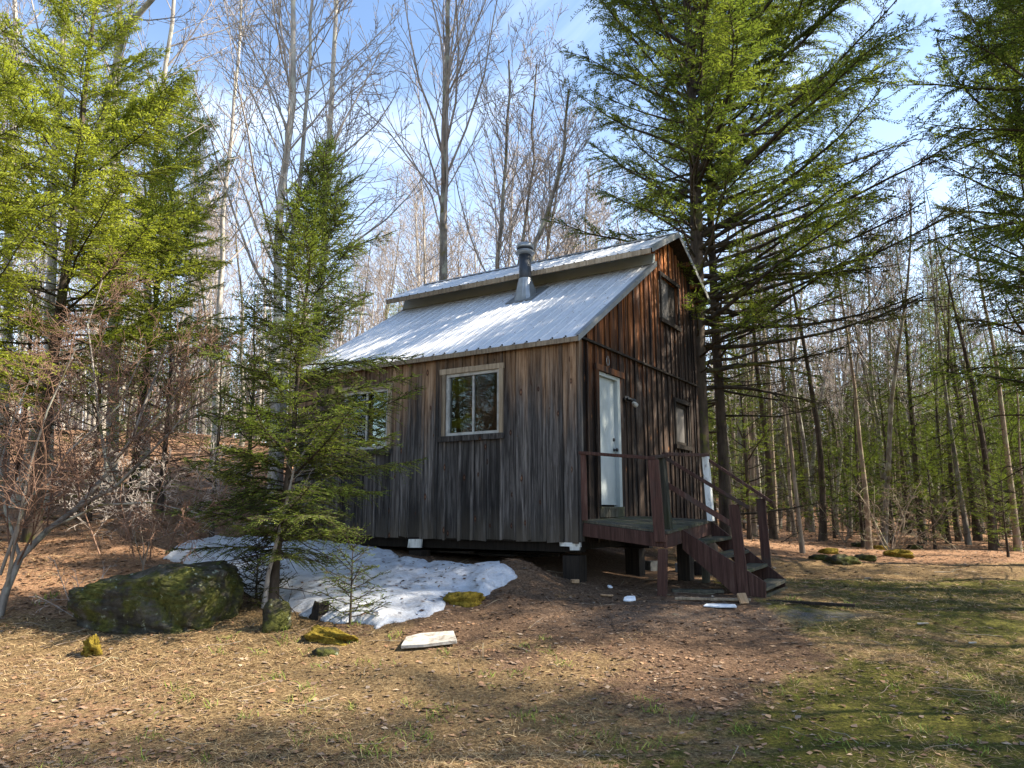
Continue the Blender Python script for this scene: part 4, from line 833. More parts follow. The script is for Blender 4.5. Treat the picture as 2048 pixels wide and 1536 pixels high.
shrub('shrub', 'spray of thin grey stems in front of the boulder, left end', [([(150, 1235, 0), (185, 1180, 0), (222, 1130, 0)], .008), ([(150, 1235, 0), (130, 1180, 0), (108, 1120, 0)], .008), ([(150, 1235, 0), (200, 1205, -.1), (250, 1180, -.1)], .007), ([(150, 1235, 0), (100, 1205, -.1), (70, 1190, -.2)], .007), ([(150, 1235, 0), (158, 1180, -.1), (150, 1140, -.1)], .007)], gp(150, 1240)[1], 20, .01, ('twig', 'twig'), 5, (3,), rmin=.0025)

# --- bare trees traced behind the cabin (real trunks at their own depths)
def traced(name, label, pix, Y, r0, seed, mat, nb=20, nch=(7, 5), f0=.2, cat='tree', ground=True, mb='twig', lr=((.22, .36), (.35, .55)), trop=.10, rt=.25, rmin=.007, ang=((25, 50), (28, 50))):
    P = [at(px_, py_, Y) for px_, py_ in pix]
    B = np.array([P[0][0], Y, h1(P[0][0], Y)]); P = np.array([[B[0], B[1], B[2]-.2]]+[p for p in P if p[2] > B[2]+.2])-B
    # resample
    d = np.r_[0, np.cumsum(np.linalg.norm(np.diff(P, axis=0), axis=1))]; t = np.linspace(0, d[-1], 14); P = np.stack([np.interp(t, d, P[:, i]) for i in range(3)], 1)
    P[1:] += R(seed+900).normal(0, .03, (13, 3))
    tv, bv = bare_parts(R(seed), 0, r0, trunk=P, nb=nb, nch=nch, f0=f0, lr=lr, trop=trop, rt=rt, rmin=rmin, ang=ang)
    return tree(name, label, cat, B, tv, bv, None, M[mat], None, mb=M[mb])
traced('birch_tree', 'tall pale lichened trunk just left of the young hemlock top', [(546, 1000), (550, 850), (553, 600), (560, 450), (580, 250), (588, 0), (592, -260)], 15.0, .13, 51, 'barkP', 30, f0=.3)
traced('birch_tree', 'second pale stem rising close beside the tall lichened trunk', [(560, 990), (566, 800), (575, 560), (605, 330), (618, 150), (640, -220)], 15.4, .085, 52, 'barkP', 18, f0=.35)
traced('maple_tree', 'pale straight bare tree between the young hemlock top and the roof', [(600, 1000), (625, 760), (640, 560), (655, 330), (668, 100), (675, -200)], 17.5, .13, 53, 'barkP', 26, f0=.35)
traced('maple_tree', 'dark mossy trunk with fine upswept branches behind the middle of the roof', [(880, 1000), (883, 600), (886, 480), (888, 300), (893, 120), (900, -150)], 19., .17, 54, 'barkG', 30, f0=.42, ang=((18, 42), (25, 45)), lr=((.3, .5), (.35, .55)))
traced('maple_tree', 'slim bare tree between the mossy trunk and the stove pipe', [(990, 1000), (998, 560), (1002, 440), (1010, 320), (1014, 200), (1020, 120)], 20., .11, 55, 'barkG', 22, f0=.45, ang=((18, 42), (25, 45)), lr=((.25, .45), (.35, .55)))
traced('crooked_tree', 'crooked bare tree bending right just behind the stove pipe', [(1045, 1000), (1052, 540), (1060, 500), (1085, 450), (1105, 420), (1112, 360), (1128, 300), (1135, 180)], 18.5, .12, 56, 'barkG', 16, f0=.5, lr=((.2, .4), (.35, .55)))
traced('crooked_tree', 'smaller crooked tree just left of the stove pipe cap', [(1030, 1000), (1040, 520), (1052, 440), (1056, 390), (1070, 330), (1060, 250), (1075, 130)], 21., .09, 57, 'barkG', 16, f0=.5, lr=((.2, .4), (.35, .55)))
for k, (lb, pix, Y, r0) in enumerate([
        ('white birch trunk at the far left edge', [(8, 900), (14, 600), (20, 300), (28, 0), (32, -200)], 17, .14), ('white birch trunk second from the left edge', [(95, 900), (100, 600), (108, 300), (128, 60), (150, -200)], 16, .15),
        ('twin birch third from the left edge', [(225, 900), (228, 600), (232, 300), (238, 0), (244, -200)], 18, .16), ('thin birch leaning against its neighbour at upper left', [(290, 900), (298, 500), (316, 250), (345, 0), (370, -200)], 18, .13), ('birch with twiggy crown right of the bright hemlocks', [(430, 900), (440, 600), (452, 380), (470, 180), (490, -100)], 21, .11)]):
    traced('birch_tree', lb, pix, Y, r0, 70+k, 'barkP', 20, f0=.35)
# leaning birch crossing the bright hemlock
P = np.array([at(px_, py_, Y) for px_, py_, Y in [(60, 900, 16), (110, 640, 15.6), (185, 300, 15), (250, 60, 14.4), (320, -20, 14), (420, -120, 13.5)]]); B = np.array([P[0][0]-.3, 16.1, h1(P[0][0]-.3, 16.1)]); P = np.concatenate([[B-[0, 0, .2]], P])-B
tv, bv = bare_parts(R(92), 0, .085, trunk=P, nb=9, nch=(6, 3), f0=.5, rt=.6, lr=((.12, .2), (.35, .6)), trop=.15); tree('birch_tree', 'leaning pale birch crossing the top left behind the bright hemlock', 'tree', B, tv, bv, None, M['barkP'], None, mb=M['twig'])

# --- the pair of great hemlocks behind the cabin
def big_hem(seed, px_, Y, H, r0, Rm, nb, z0, label, mat, asym=None, dead=30, shape=None, s0=(.52, .16), e0=(12, 55), curve=(.02, .02), dens=1.):
    x = at(px_, 900, Y)[0]; B = base_at(x, Y)
    q = hemlock(R(seed), H, r0, Rm, nb, z0=z0, shape=shape or (lambda g: min(1, .8+.6*g) if g < .5 else (1-(g-.5)/.5)**.6*.95+.05), e0=e0, curve=curve, s0=s0, bls=.11, blmax=1.15, step=.021, el=.13, ew=.024, droop=.28, wob=.11, lv=.4, twigs=True, dead=dead, deadL=2.4, rb=.06, asym=asym, dens=dens, flat=.5, tw=.012)
    return tree('hemlock_tree', label, 'tree', B, *q[:3], M['bark'], mat, mb=M['limb'])
big_hem(101, 1402, 16.6, 23, .22, 4.5, 235, .19, 'great hemlock with a thick trunk rising beside the right gable end', M['hem'], lambda az, g: 1.15-.20*math.cos(az-math.pi) if g > .2 else .9+.4*max(math.cos(az), 0))
big_hem(102, 1446, 18.2, 22, .15, 4.6, 215, .20, 'great hemlock with a sunlit trunk, right of the thick one', M['hem'], lambda az, g: 1.0+.38*math.cos(az))
big_hem(103, 2280, 12.2, 14.5, .2, 4.0, 118, .20, 'dense dark hemlock crowding the upper right corner', M['hem'], s0=(.4, .1), e0=(8, 45), dens=.8)
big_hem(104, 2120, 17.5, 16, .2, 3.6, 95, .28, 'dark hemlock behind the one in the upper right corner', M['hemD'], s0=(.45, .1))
# long low limbs sweeping right from the thick trunk are their own tree's parts
hemA = [o for o in bpy.data.objects if o.get('label', '').startswith('great hemlock with a thick')][0]
rng = R(111); tx, ty, tz = hemA.location; pths = []; tws = []; Q = []
for (z, az, L, e, c) in [(3.0, .15, 3.6, .02, .02), (3.5, -.3, 4.6, .02, .05), (4.1, .05, 5.6, -.02, .045), (4.7, -.15, 6.0, .0, .06), (5.2, .2, 5.8, .02, .06), (5.8, -.35, 6.2, .1, .07), (6.3, .1, 6.0, .2, .05), (4.4, .5, 4.5, 0, .03), (2.6, -.2, 2.4, -.1, .0), (5.0, -.7, 4.8, .1, .05), (6.8, -.1, 5.8, .35, .04), (7.4, .3, 5.6, .45, .03), (3.8, 2.6, 2.6, .1, .02), (7.8, -.2, 5.4, .5, .02)]:
    d = np.array([math.cos(az)*math.cos(e), math.sin(az)*math.cos(e), math.sin(e)]); p = poly(rng, np.array([.1, 0, z+1.2]), d, L, 10, .06, c*.8); pths.append((p, np.linspace(.055, .012, 11)))
    for j in range(9):
        f = rng.uniform(.25, 1); q_, t = lerp(p, f); sub = poly(rng, q_, nrm(t+rng.normal(0, .45, 3)*[1, 1, .5]), L*rng.uniform(.12, .28), 4, .08, .01); pths.append((sub, np.linspace(.012, .004, 5)))
        if f > .5 or rng.random() < .25: Q.append(spray(rng, sub, L*.2, .2, .14, .5, .05, .11, .03, .2, tws, .3, .8))
    Q.append(spray(rng, p, L, .62, .16, .8, .05, .12, .03, .2, tws, .3, .8))
V1, F1 = tubes(pths, 6); V2, F2 = tubes(tws, 3); put('limb', raw_mesh('limb', np.concatenate([V1, V2]), np.concatenate([F1, F2+len(V1)]), M['limb'], True), hemA); put('crown', quad_mesh('crown', np.concatenate(Q), M['hemD']), hemA)

# ---------------------------------------------------------------- woods: kinds built once, then copied
def proto_bare(seed, H, r0, mat, **kw): 
    tv, bv = bare_parts(R(seed), H, r0, **kw); return tree('bare_tree', 'x', 'tree', (0, 0, 0), tv, bv, None, M[mat], None, mb=M['twig'])
PB = [proto_bare(201, 13, .12, 'barkP', f0=.40, nb=20, rmin=.009), proto_bare(202, 14, .13, 'barkG', f0=.5, nb=18, lean=(.04, .0), rmin=.009), proto_bare(203, 12, .10, 'barkG', f0=.35, nb=20, rmin=.009, lean=(-.05, .02)),
      proto_bare(204, 15, .15, 'barkP', f0=.5, nb=22, rmin=.009, ang=((18, 40), (25, 45)))]
def proto_pole(seed, H, r0, mat, dead, lean, nb=15, z0=.62):
    q = hemlock(R(seed), H, r0, 1.5, nb, z0=z0, e0=(5, 45), s0=.3, bls=.2, blmax=.6, step=.05, el=.16, ew=.023, droop=.2, twigs=False, dead=dead, deadL=.9, deadz=(.06, z0+.1), lean=lean, rb=.02, tw=.03, nseg=14, dens=.6)
    return tree('pole_tree', 'x', 'tree', (0, 0, 0), *q[:3], M[mat], M['hemD'], mb=M['limb'])
PP = [proto_pole(211, 12, .09, 'barkB', 60, (.02, 0)), proto_pole(212, 13, .115, 'bark', 50, (-.03, .0)), proto_pole(213, 11, .06, 'barkB', 70, (.05, .02)), proto_pole(214, 13.5, .08, 'barkG', 50, (-.01, .02), nb=12)]
def proto_hem(seed, H, r0, Rm, nb, mat, z0=.15, dens=.9):
    q = hemlock(R(seed), H, r0, Rm, nb, z0=z0, e0=(2, 50), s0=.2, bls=.15, blmax=.75, step=.038, el=.15, ew=.022, droop=.3, wob=.08, lv=.5, twigs=False, dead=14, deadL=1.3, rb=.03, dens=dens, shape=lambda g: min(1, .8+.6*g) if g < .3 else (1-(g-.3)/.7)**.65*.95+.05)
    return tree('hemlock_tree', 'x', 'tree', (0, 0, 0), *q[:3], M['bark'], M[mat], mb=M['limb'])
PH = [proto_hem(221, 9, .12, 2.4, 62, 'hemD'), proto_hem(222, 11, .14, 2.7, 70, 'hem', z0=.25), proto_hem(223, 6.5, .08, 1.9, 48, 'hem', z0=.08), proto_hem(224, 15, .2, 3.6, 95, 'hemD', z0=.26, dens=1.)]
LMK = [(150, 'behind the shrub at the left edge'), (300, 'behind the bright left hemlocks'), (450, 'just right of the bright left hemlocks'), (620, 'behind the young hemlock'), (800, 'above the left end of the roof'), (950, 'beside the dark mossy trunk'), (1150, 'behind the stove pipe'), (1410, 'behind the roof ridge'),
       (1480, 'just right of the great hemlock trunks'), (1565, 'around the straight dark trunk'), (1650, 'behind the slender forward trunk'), (1740, 'behind the mossy ledge stones'), (1830, 'behind the forked bare shrub'), (1930, 'above the leaning dead shrub'), (9999, 'near the right edge')]
def where(x, y, d0, d1):
    px_ = 1024+1497*x/(y*math.cos(TH)); lm = [t for l, t in LMK if px_ < l][0]; f = (y-d0)/(d1-d0)
    return ('in the nearest row', 'midway back', 'far back')[min(2, max(0, int(f*3)))]+' '+lm
KN = {}
protos = set(id(o) for o in PB+PP+PH); first = {}
def plant(P, x, y, s, label, group, rz=None, tilt=(0, 0), dz_=0):
    rz = rng.uniform(0, 6.28) if rz is None else rz; loc = (x, y, h1(x, y)-.05+dz_)
    if id(P) not in first: first[id(P)] = 1; o = P; o.location = loc; o.rotation_euler = (tilt[0], tilt[1], rz); o.scale = (s, s, s)
    else: o = dup(P, loc, rz, s, tilt)
    tag(o, label, 'tree', group); return o
rng = R(300)
# trunks one can tell apart at the edge of the right-hand woods
TR = [(1548, 1078, 1, .95, (0, 0), 'straight dark trunk, first one right of the stair rail'), (1606, 1106, 2, 1.0, (0, -.01), 'slender trunk standing forward on the leaf litter'), (1645, 1082, 1, 1.0, (0, -.02), 'thick brown trunk behind the slender forward one'), (1738, 1098, 0, .9, (0, -.06), 'leaning brown trunk at the middle of the wood edge'),
      (1486, 1050, 3, .8, (0, -.05), 'pale leaning trunk seen through the stair rails'), (1512, 1066, 0, .8, (0, -.08), 'brown trunk leaning hard against the straight dark one'), (1785, 1078, 3, .95, (0, .03), 'greyish pole behind the bare shrub'), (1822, 1070, 1, .8, (0, .02), 'dark trunk right of the bare shrub'), (1888, 1076, 0, .9, (0, -.03), 'tilting trunk in the dense right-hand woods'),
      (1940, 1082, 2, 1.0, (0, .02), 'thin pole third from the right edge'), (1985, 1100, 1, .9, (0, 0), 'dark trunk second from the right edge'), (2036, 1102, 0, 1.05, (0, .01), 'dark trunk at the right edge of the wood floor'), (1700, 1072, 3, .9, (0, .03), 'light trunk set back in a gap of the woods')]
for px_, py_, k, s, tl, lb in TR:
    p = gp(px_, py_); plant(PP[k], p[0], p[1], s, lb, 'trunks along the edge of the woods', tilt=tl)
# interior of the right-hand woods
def scatter(n, xr, yr, mind, seed, ok):
    r = R(seed); pts = []
    for _ in range(n*40):
        x = r.uniform(*xr); y = r.uniform(*yr)
        if ok(x, y) and all((x-a)**2+(y-b)**2 > mind*mind for a, b in pts): pts.append((x, y))
        if len(pts) >= n: break
    return pts
for i, (x, y) in enumerate(scatter(120, (5, 40), (21.5, 48), .75, 1, lambda x, y: x > .27*y+.3 and x < .78*y)):
    kk = rng.integers(0, 7); P = (PP+PB)[[0, 1, 2, 3, 3, 5, 6][kk]]
    plant(P, x, y, rng.uniform(.75, 1.15), ('slim brown pole', 'dark conifer trunk', 'thin leaning pole', 'pale grey pole', 'bare grey tree', 'bare twiggy tree')[[0, 1, 2, 3, 3, 4, 5][kk]]+' '+where(x, y, 21.5, 48), 'trunks deep in the right-hand woods', tilt=(rng.normal(0, .03), rng.normal(0, .04)))
for i, (x, y) in enumerate(scatter(15, (10, 32), (21.5, 36), 1.8, 2, lambda x, y: x > .44*y and x < .80*y)):
    plant(PH[rng.choice([0, 1, 2, 2])], x, y, rng.uniform(.6, 1.0), 'dark green hemlock '+where(x, y, 21.5, 36), 'hemlocks in the right-hand woods')
for i, (x, y) in enumerate(scatter(12, (4, 22), (30, 46), 2, 3, lambda x, y: x > .25*y and x < .5*y)):
    plant(PH[rng.choice([0, 1, 2])], x, y, rng.uniform(.7, 1.0), 'distant dark hemlock '+where(x, y, 30, 46), 'hemlocks far behind the deck')
# woods behind and left of the cabin
for i, (x, y) in enumerate(scatter(85, (-30, 12), (22, 48), 1.1, 4, lambda x, y: -.74*y < x < .27*y)):
    kk = rng.integers(0, 4); plant(PB[kk], x, y, rng.uniform(.7, 1.0), ('pale bare tree', 'high-crowned grey bare tree', 'low-branched bare tree', 'tall pale bare tree')[kk]+' '+where(x, y, 22, 48), 'bare trees on the rise behind the cabin', tilt=(rng.normal(0, .03), rng.normal(0, .03)))
for i, (x, y) in enumerate(scatter(13, (-24, 6), (22, 40), 2.5, 5, lambda x, y: -.74*y < x < .2*y)):
    plant(PH[rng.choice([0, 1, 2])], x, y, rng.uniform(.45, .8), 'small green hemlock '+where(x, y, 22, 40), 'hemlocks among the bare trees')
# trees beyond the right edge of the picture, which shade the lawn and the gable
for k, (x, y, s, p) in enumerate([(9.8, 9.9, .95, 3), (13.5, 10.6, 1.1, 3), (13.2, 14.4, .85, 3), (11.6, 3.4, 1.0, 3), (16.5, 12.6, 1.0, 1), (16, 3.6, 1.1, 3), (13.8, 5.6, 1.08, 3), (14.2, 17.5, .9, 3), (8.3, 6.3, .85, 0), (8.8, 3.4, .9, 0), (10.2, 8.3, .85, 0), (11.5, 2.0, 1, 0)]):
    plant(PH[p], x, y, s, ['dark hemlock whose limbs reach in from the right edge', 'tall hemlock beyond the right edge of the lawn'][min(k, 1)], 'hemlocks beyond the right edge')
for px_, Y_, s, lb in ((435, 13.6, .62, 'bushy little hemlock behind the low thicket, left of the young hemlock'), (330, 15.5, .85, 'half-grown hemlock behind the tangled shrub'), (190, 14.6, .75, 'small hemlock low beneath the bright left hemlocks'), (40, 16.5, .9, 'small hemlock low at the left edge'), (500, 17, .8, 'half-grown hemlock seen just left of the lichened trunk')):
    x = at(px_, 900, Y_)[0]; plant(PH[2], x, Y_, s, lb, 'half-grown hemlocks left of the cabin')
for k, (x, y, s, p, lb) in enumerate([(-10.5, 7.2, .9, 0, 'dark hemlock left of the picture'), (-12.5, 9.0, 1., 1, 'dark hemlock left of the picture'), (-12.6, 5.2, 1., 3, 'dark hemlock left of the picture'), (-15, 7.5, 1.1, 3, 'dark hemlock left of the picture'), (-13.5, 7.2, 1.1, 0, 'dark hemlock left of the picture'), (-16, 5, 1.3, 0, 'dark hemlock left of the picture'), (-17, 9.5, 1.3, 0, 'dark hemlock left of the picture'), (-14.5, 3.5, 1.2, 0, 'dark hemlock left of the picture'), (-19, 7, 1.5, 1, 'dark hemlock left of the picture')]):
    plant(PH[p], x, y, s, lb, 'hemlocks beyond the left edge')
for i, (x, y) in enumerate(scatter(17, (6, 24), (19.5, 32), 1.6, 7, lambda x, y: x > .30*y and x < .74*y)):
    plant(PH[2], x, y, rng.uniform(.45, .95), 'small light green hemlock '+where(x, y, 19.5, 30), 'small hemlocks in the right-hand woods')
# shrubs at the wood edge
shr = None
for k, (px_, py_, s, lb) in enumerate([(1785, 1112, 1.0, 'leafless shrub with forked stems at the edge of the lawn'), (1860, 1085, .9, 'dead leaning shrub at the wood edge, right of the forked one'), (1930, 1075, 1.0, 'twiggy undergrowth bush near the right edge'), (1690, 1085, .7, 'low twiggy bush between the thick brown trunks'), (1998, 1080, .8, 'low dead bush right of the thin pole'), (1470, 1060, .6, 'dry twigs of a low bush seen through the stair rails'), (1590, 1062, .7, 'dry brush behind the slender forward trunk')]):
    p = gp(px_, py_)
    if shr is None:
        r_ = R(61); outs = []
        for j in range(7):
            a = r_.uniform(0, 6.28); grow(r_, outs, poly(r_, np.zeros(3), nrm(np.array([math.cos(a)*.6, math.sin(a)*.6, 1.])), r_.uniform(1.2, 2.2), 6, .15, .02), .02, .006, 0, (8, 5, 3), ((30, 65),), ((.3, .55),), .16, .0, .0045, .15)
        shr = empty('shrub'); put('stems', raw_mesh('stems', *tubes([(a, b) for l, a, b in outs if l == 0], 6), M['barkB'], True), shr); put('branches', raw_mesh('branches', *tubes([(a, b) for l, a, b in outs if l > 0], 3), M['barkB'], True), shr); o = shr
    else: o = dup(shr, (0, 0, 0), 0, 1)
    o.location = p; o.rotation_euler = (0, 0, rng.uniform(0, 6)); o.scale = (s, s, s); tag(o, lb, 'shrub', 'bare shrubs at the wood edge')
# laurel bushes low in the woods
r_ = R(62); Q = []
C_ = r_.normal(0, 1, (700, 3))*[.55, .55, .35]+[0, 0, .75]; D = nrm(r_.normal(0, 1, (700, 3))+[0, 0, .4]); Wd = nrm(np.cross(D, r_.normal(0, 1, (700, 3))))*.022; ln = r_.uniform(.07, .13, (700, 1))
Qm = np.stack([C_, C_+D*ln*.5+Wd, C_+D*ln, C_+D*ln*.5-Wd], 1); lau = None
for k, (px_, py_, s, lb) in enumerate([(1700, 1066, 1.3, 'leafy green laurel bush in the gap of the woods'), (1810, 1058, 1.1, 'leafy laurel bush behind the forked shrub')]):
    p = gp(px_, py_)
    if lau is None:
        lau = empty('laurel_bush'); put('leaves', quad_mesh('leaves', Qm, M['laurel']), lau)
        st = [(poly(r_, np.zeros(3), nrm(np.array([math.cos(a)*.5, math.sin(a)*.5, 1])), 1.2, 4, .1, 0), np.linspace(.012, .004, 5)) for a in np.linspace(0, 6, 9)]; put('stems', raw_mesh('stems', *tubes(st, 4), M['barkB']), lau); o = lau
    else: o = dup(lau, (0, 0, 0), 1, 1)
    o.location = p; o.scale = (s, s, s); tag(o, lb, 'bush')
# the far woods, one mass
r_ = R(63); pths = []
for _ in range(1500):
    y = r_.uniform(50, 95); x = r_.uniform(-.85*y, .85*y); z = h1(x, y); H = r_.uniform(9, 15)*(1.0 if x > -.1*y else .85); t = poly(r_, np.array([x, y, z-.2]), nrm(np.array([r_.normal(0, .04), 0, 1])), H, 5, .03, .02); pths.append((t, np.linspace(r_.uniform(.07, .16), .02, 6)))
    for j in range(12):
        f = r_.uniform(.25, 1); p, d = lerp(t, f); a = r_.uniform(0, 6.28); pths.append((poly(r_, p, nrm(np.array([math.cos(a), math.sin(a), 1.0])), H*(1.15-f)*.35, 3, .15, .06), np.array([.03, .024, .018, .012])))
        for i in range(2):
            q_, d = lerp(pths[-1-i][0], r_.uniform(.3, .9)); pths.append((poly(r_, q_, nrm(d+r_.normal(0, .5, 3)), H*.09, 2, .2, .05), np.array([.014, .012, .01])))
tag(put('distant_woods', raw_mesh('distant_woods', *tubes(pths, 3), M['twig'], True)), 'grey brown mass of leafless woods beyond the clearing', kind='stuff')
r_ = R(64); Q = []
for _ in range(230):
    y = r_.uniform(46, 90); x = r_.uniform(-.5*y, .85*y) if r_.random() < .25 else r_.uniform(.25*y, .85*y); z = h1(x, y); H = r_.uniform(6, 11); n = 420
    f = r_.random(n)**1.2; a = r_.uniform(0, 6.28, n); rad = (1-f)*H*.26*np.sqrt(r_.random(n))+.1; C_ = np.stack([x+rad*np.cos(a), y+rad*np.sin(a), z+.6+f*(H-.6)], 1)
    D = nrm(np.stack([np.cos(a), np.sin(a), r_.normal(-.1, .3, n)], 1)); Wd = nrm(np.cross(D, r_.normal(0, 1, (n, 3))))*.07; ln = .5
    Q.append(np.stack([C_, C_+D*ln*.5+Wd, C_+D*ln, C_+D*ln*.5-Wd], 1))
tag(put('distant_evergreens', quad_mesh('distant_evergreens', np.concatenate(Q), M['hemD'])), 'dark far-off evergreens mixed into the woods', kind='stuff')

# ---------------------------------------------------------------- litter on the ground
def polar(r, n, r0, r1, p=1.):
    a = r.uniform(-.72, .72, n); u = r.random(n)**p; d = r0*(r1/r0)**u; x = d*np.sin(a); y = d*np.cos(a); return x, y
def free(x, y, snow=0):
    lx, ly = local(x, y); return ~((lx < .1) & (lx > XB-.1) & (ly > .3) & (ly < YB)) & ~(in_poly(x, y, SP) & (poly_dist(x, y, SP) > .08) & (hsh((x*971).astype(int), (y*977).astype(int), 5) > snow))
r_ = R(70); x, y = polar(r_, 90000, 4.3, 34, .9); nd, mo, lit, gr = zones(x, y); k = free(x, y) & (r_.random(len(x)) < .24+.6*lit+.15*nd-.12*np.clip(mo, 0, 1)+.5*np.clip(vn(x, y, 1.3, 31), 0, 1)*(.4+vn(x, y, 4, 32))) & (gr < .5); x = x[k]; y = y[k]
n = len(x); z = hgt(x, y)+.006; d = np.hypot(x, y); s = .010+.026*r_.random(n)**1.6*(1+np.clip((d-8)/14, 0, 2)); a = r_.uniform(0, 6.28, n)
A = np.stack([np.cos(a), np.sin(a), r_.normal(0, .16, n)], 1); Bv = np.stack([-np.sin(a), np.cos(a), r_.normal(0, .16, n)], 1)*r_.uniform(.45, .85, (n, 1)); C_ = np.stack([x, y, z], 1)
w1 = r_.uniform(.2, .5, (n, 1))
up = np.zeros((n, 3)); up[:, 2] = s*r_.uniform(0, .3, n)
Q = np.stack([C_-A*s[:, None], C_-Bv*s[:, None]*(.6+w1)+up, C_+A*s[:, None]*1.1, C_+Bv*s[:, None]*(.7+w1)+up], 1)
Q2 = np.stack([Q[:, 1], Q[:, 2]*.55+Q[:, 1]*.25+Q[:, 3]*.2, Q[:, 3], Q[:, 0]*.75+Q[:, 3]*.25], 1)
Q[:, :, 2] = np.maximum(Q[:, :, 2], z[:, None]-.004)
t = np.clip(r_.beta(2, 3.0, n), 0, 1)
tag(put('fallen_leaves', quad_mesh('fallen_leaves', Q, M['leaf'], {'tint': np.repeat(t, 4)})), 'brown fallen leaves strewn over the ground', kind='stuff')
def blades(name, mat, label, x, y, lr, w, lift, r_, tint=(2, 2), base=0.004):
    n = len(x); z = hgt(x, y)+base; a = r_.uniform(0, 6.28, n); L_ = r_.uniform(*lr, n); e = r_.uniform(*lift, n); D = np.stack([np.cos(a)*np.cos(e), np.sin(a)*np.cos(e), np.sin(e)], 1); S = np.stack([-np.sin(a), np.cos(a), r_.normal(0, .3, n)], 1)*w/2*(1+np.clip((np.hypot(x, y)-7)/8, 0, 2))[:, None]
    C_ = np.stack([x, y, z], 1); bend = np.stack([r_.normal(0, .15, n), r_.normal(0, .15, n), -.25*np.abs(np.sin(e))], 1)*L_[:, None]
    M1 = C_+D*L_[:, None]*.55; T_ = C_+D*L_[:, None]+bend
    V = np.concatenate([np.stack([C_-S, C_+S, M1+S*.8, M1-S*.8], 1), np.stack([M1-S*.8, M1+S*.8, T_+S*.15, T_-S*.15], 1)])
    t = np.clip(r_.beta(*tint, n), 0, 1); t = np.concatenate([t, t])
    return tag(put(name, quad_mesh(name, V, M[mat], {'tint': np.repeat(t, 4)})), label, kind='stuff')
x, y = polar(r_, 210000, 4.2, 17, 1.); nd, mo, lit, gr = zones(x, y); k = free(x, y) & (r_.random(len(x)) < (.85-.9*nd)*(.55+.9*vn(x, y, .7, 41)+.5*vn(x, y, 2.1, 42))) & (gr < .5)
blades('dead_grass', 'grass', 'matted straw-coloured dead grass on the clearing', x[k], y[k], (.04, .13), .0035, (-.05, .45), r_)
x, y = polar(r_, 90000, 4.6, 17, 1.); nd, mo, lit, gr = zones(x, y); k = free(x, y) & (r_.random(len(x)) < .10+.9*nd)
blades('pine_needles', 'need', 'rusty shed needles and twiglets around the cabin', x[k], y[k], (.03, .11), .003, (-.05, .25), r_)
xs, ys = [], []
for cx_, cy_ in zip(*polar(r_, 330, 4.4, 12, 1.1)):
    if vn(cx_, cy_, .5, 55) < -.1: continue
    nb_ = int(r_.integers(8, 30)); xs.append(cx_+r_.normal(0, .05, nb_)); ys.append(cy_+r_.normal(0, .05, nb_))
x = np.concatenate(xs); y = np.concatenate(ys); k = free(x, y) & (zones(x, y)[0] < .6)
blades('green_grass', 'ggrass', 'short fresh green grass tufts on the clearing', x[k], y[k], (.04, .12), .005, (.25, 1.1), r_)
x, y = r_.uniform(sx.min(), sx.max(), 9000), r_.uniform(sy.min(), sy.max(), 9000); dds = poly_dist(x, y, SP); k = in_poly(x, y, SP) & (dds > .1) & (r_.random(9000) < .12+.5*np.clip(vn(x, y, 1.3, 81), 0, 1)+.4*np.exp(-dds/.25)); x = x[k]; y = y[k]; n = len(x)
zs = hgt(x, y)+.13*(1-np.exp(-dds[k]/(.10+.22*np.clip(.5+vn(x, y, .8, 91), 0, 1))))+.06*vn(x, y, .9, 25)*np.clip(dds[k]/.5, 0, 1)+.045*vn(x, y, 3.2, 26)+.020*vn(x, y, 8, 27)+.006*vn(x, y, 15, 28)+.008
a = r_.uniform(0, 6.28, n); ln = r_.uniform(.010, .045, n)[:, None]; A = np.stack([np.cos(a), np.sin(a), r_.normal(0, .15, n)], 1)*ln; Bv = np.stack([-np.sin(a), np.cos(a), r_.normal(0, .15, n)], 1)*ln*r_.uniform(.12, .7, (n, 1)); C_ = np.stack([x, y, zs], 1)
tag(put('snow_litter', quad_mesh('snow_litter', np.stack([C_-A, C_-Bv, C_+A, C_+Bv], 1), M['need'], {'tint': np.repeat(r_.beta(2, 4, n), 4)})), 'bits of needles and bark lying on the old snow', kind='stuff')
rx = r_.uniform(XB, 0, 900); ry = np.where(r_.random(900) < .5, r_.uniform(-.1, 3.0, 900), 2.2+.8*r_.random(900)); nR = 900; a = r_.uniform(0, 6.28, nR); ln = r_.uniform(.008, .03, nR)[:, None]
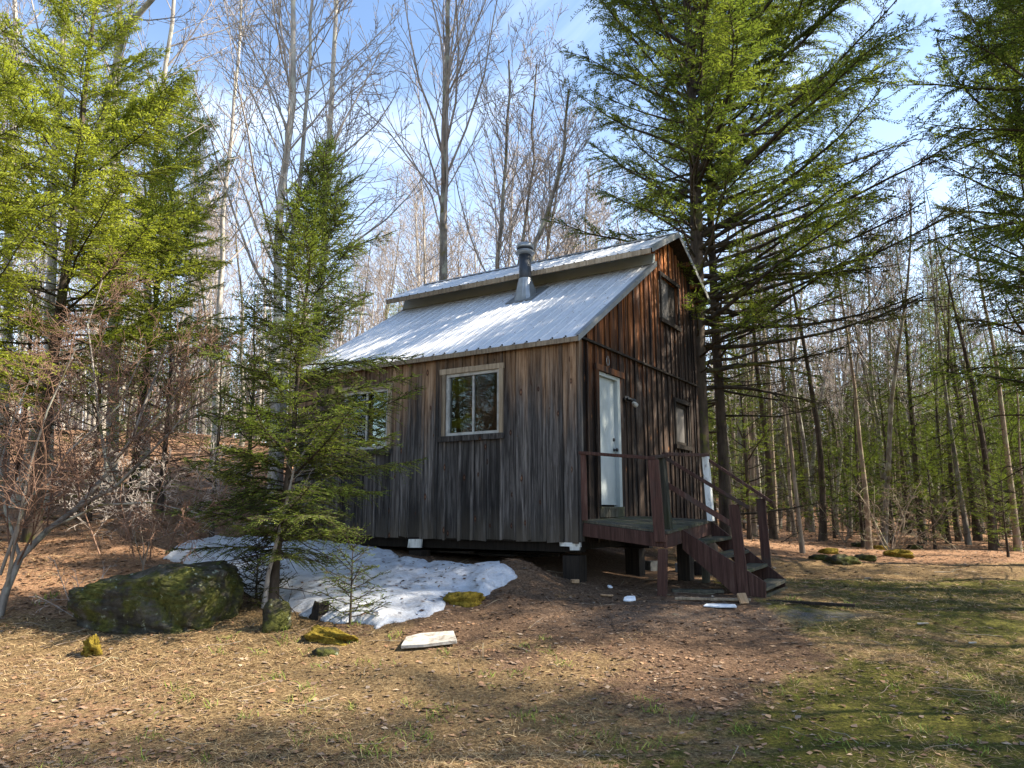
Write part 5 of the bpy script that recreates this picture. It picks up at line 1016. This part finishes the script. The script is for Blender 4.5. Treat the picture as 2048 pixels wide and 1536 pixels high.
P3 = np.stack([CAB[0]+CU[0]*rx+CV[0]*ry, CAB[1]+CU[1]*rx+CV[1]*ry, CZ+ZL(ry)+.020], 1); D1 = nrm(np.stack([np.cos(a)*CU[0]+np.sin(a)*CV[0], np.cos(a)*CU[1]+np.sin(a)*CV[1], np.sin(a)*.636], 1)); D2 = nrm(np.stack([-np.sin(a)*CU[0]+np.cos(a)*CV[0], -np.sin(a)*CU[1]+np.cos(a)*CV[1], np.cos(a)*.636], 1))
tag(put('roof_litter', quad_mesh('roof_litter', np.stack([P3-D1*ln, P3-D2*ln*.3, P3+D1*ln, P3+D2*ln*.3], 1), M['need'], {'tint': np.repeat(r_.beta(2, 4, nR), 4)})), 'needles and twig bits lying on the metal roof', kind='stuff')
# dead sticks scattered about
x, y = polar(r_, 300, 5.2, 26, .6); k = free(x, y); pths = []
for a, b_ in zip(x[k], y[k]):
    an = r_.uniform(0, 6.28); L_ = r_.uniform(.12, .6)*(1.6 if b_ > 16 else 1); p = np.array([a, b_, h1(a, b_)+.012]); q_ = poly(r_, p, np.array([math.cos(an), math.sin(an), .02]), L_, 4, .05, 0); q_[:, 2] = hgt(q_[:, 0], q_[:, 1])+.012+np.abs(r_.normal(0, .015, 5)); pths.append((q_, np.linspace(.004, .0016, 5)*(1.6 if b_ > 14 else 1)))
tag(put('fallen_twigs', raw_mesh('fallen_twigs', *tubes(pths, 4), M['barkB'])), 'thin dead twigs scattered on the ground', kind='stuff')
same = {}
for o in bpy.data.objects:
    if o.get('group') and o.get('category') == 'tree' and o.get('label') != 'x': same.setdefault(o['label'], []).append(o)
ORD = ['', 'second ', 'third ', 'fourth ', 'fifth ', 'sixth ', 'seventh ', 'eighth ', 'ninth ', 'tenth ']
for lb, os_ in same.items():
    if len(os_) < 2: continue
    edge = 'beyond' in lb or 'left of the picture' in lb; os_.sort(key=lambda o: o.location.y if edge else o.location.x/o.location.y)
    for i, o in enumerate(os_):
        n = len(os_); j = n-1-i
        if edge: e = 'farthest back of them' if j == 0 else 'next to farthest back' if j == 1 else ORD[min(i, 9)]+'from the front' if i else 'nearest the front'
        else: e = ('leftmost' if i == 0 else 'rightmost' if j == 0 else ORD[i]+'from left')+' of them'
        o['label'] = ' '.join(lb.split()[:16-len(e.split())])+', '+e
for o in list(bpy.data.objects):
    if o.get('label') == 'x': bpy.data.objects.remove(o)
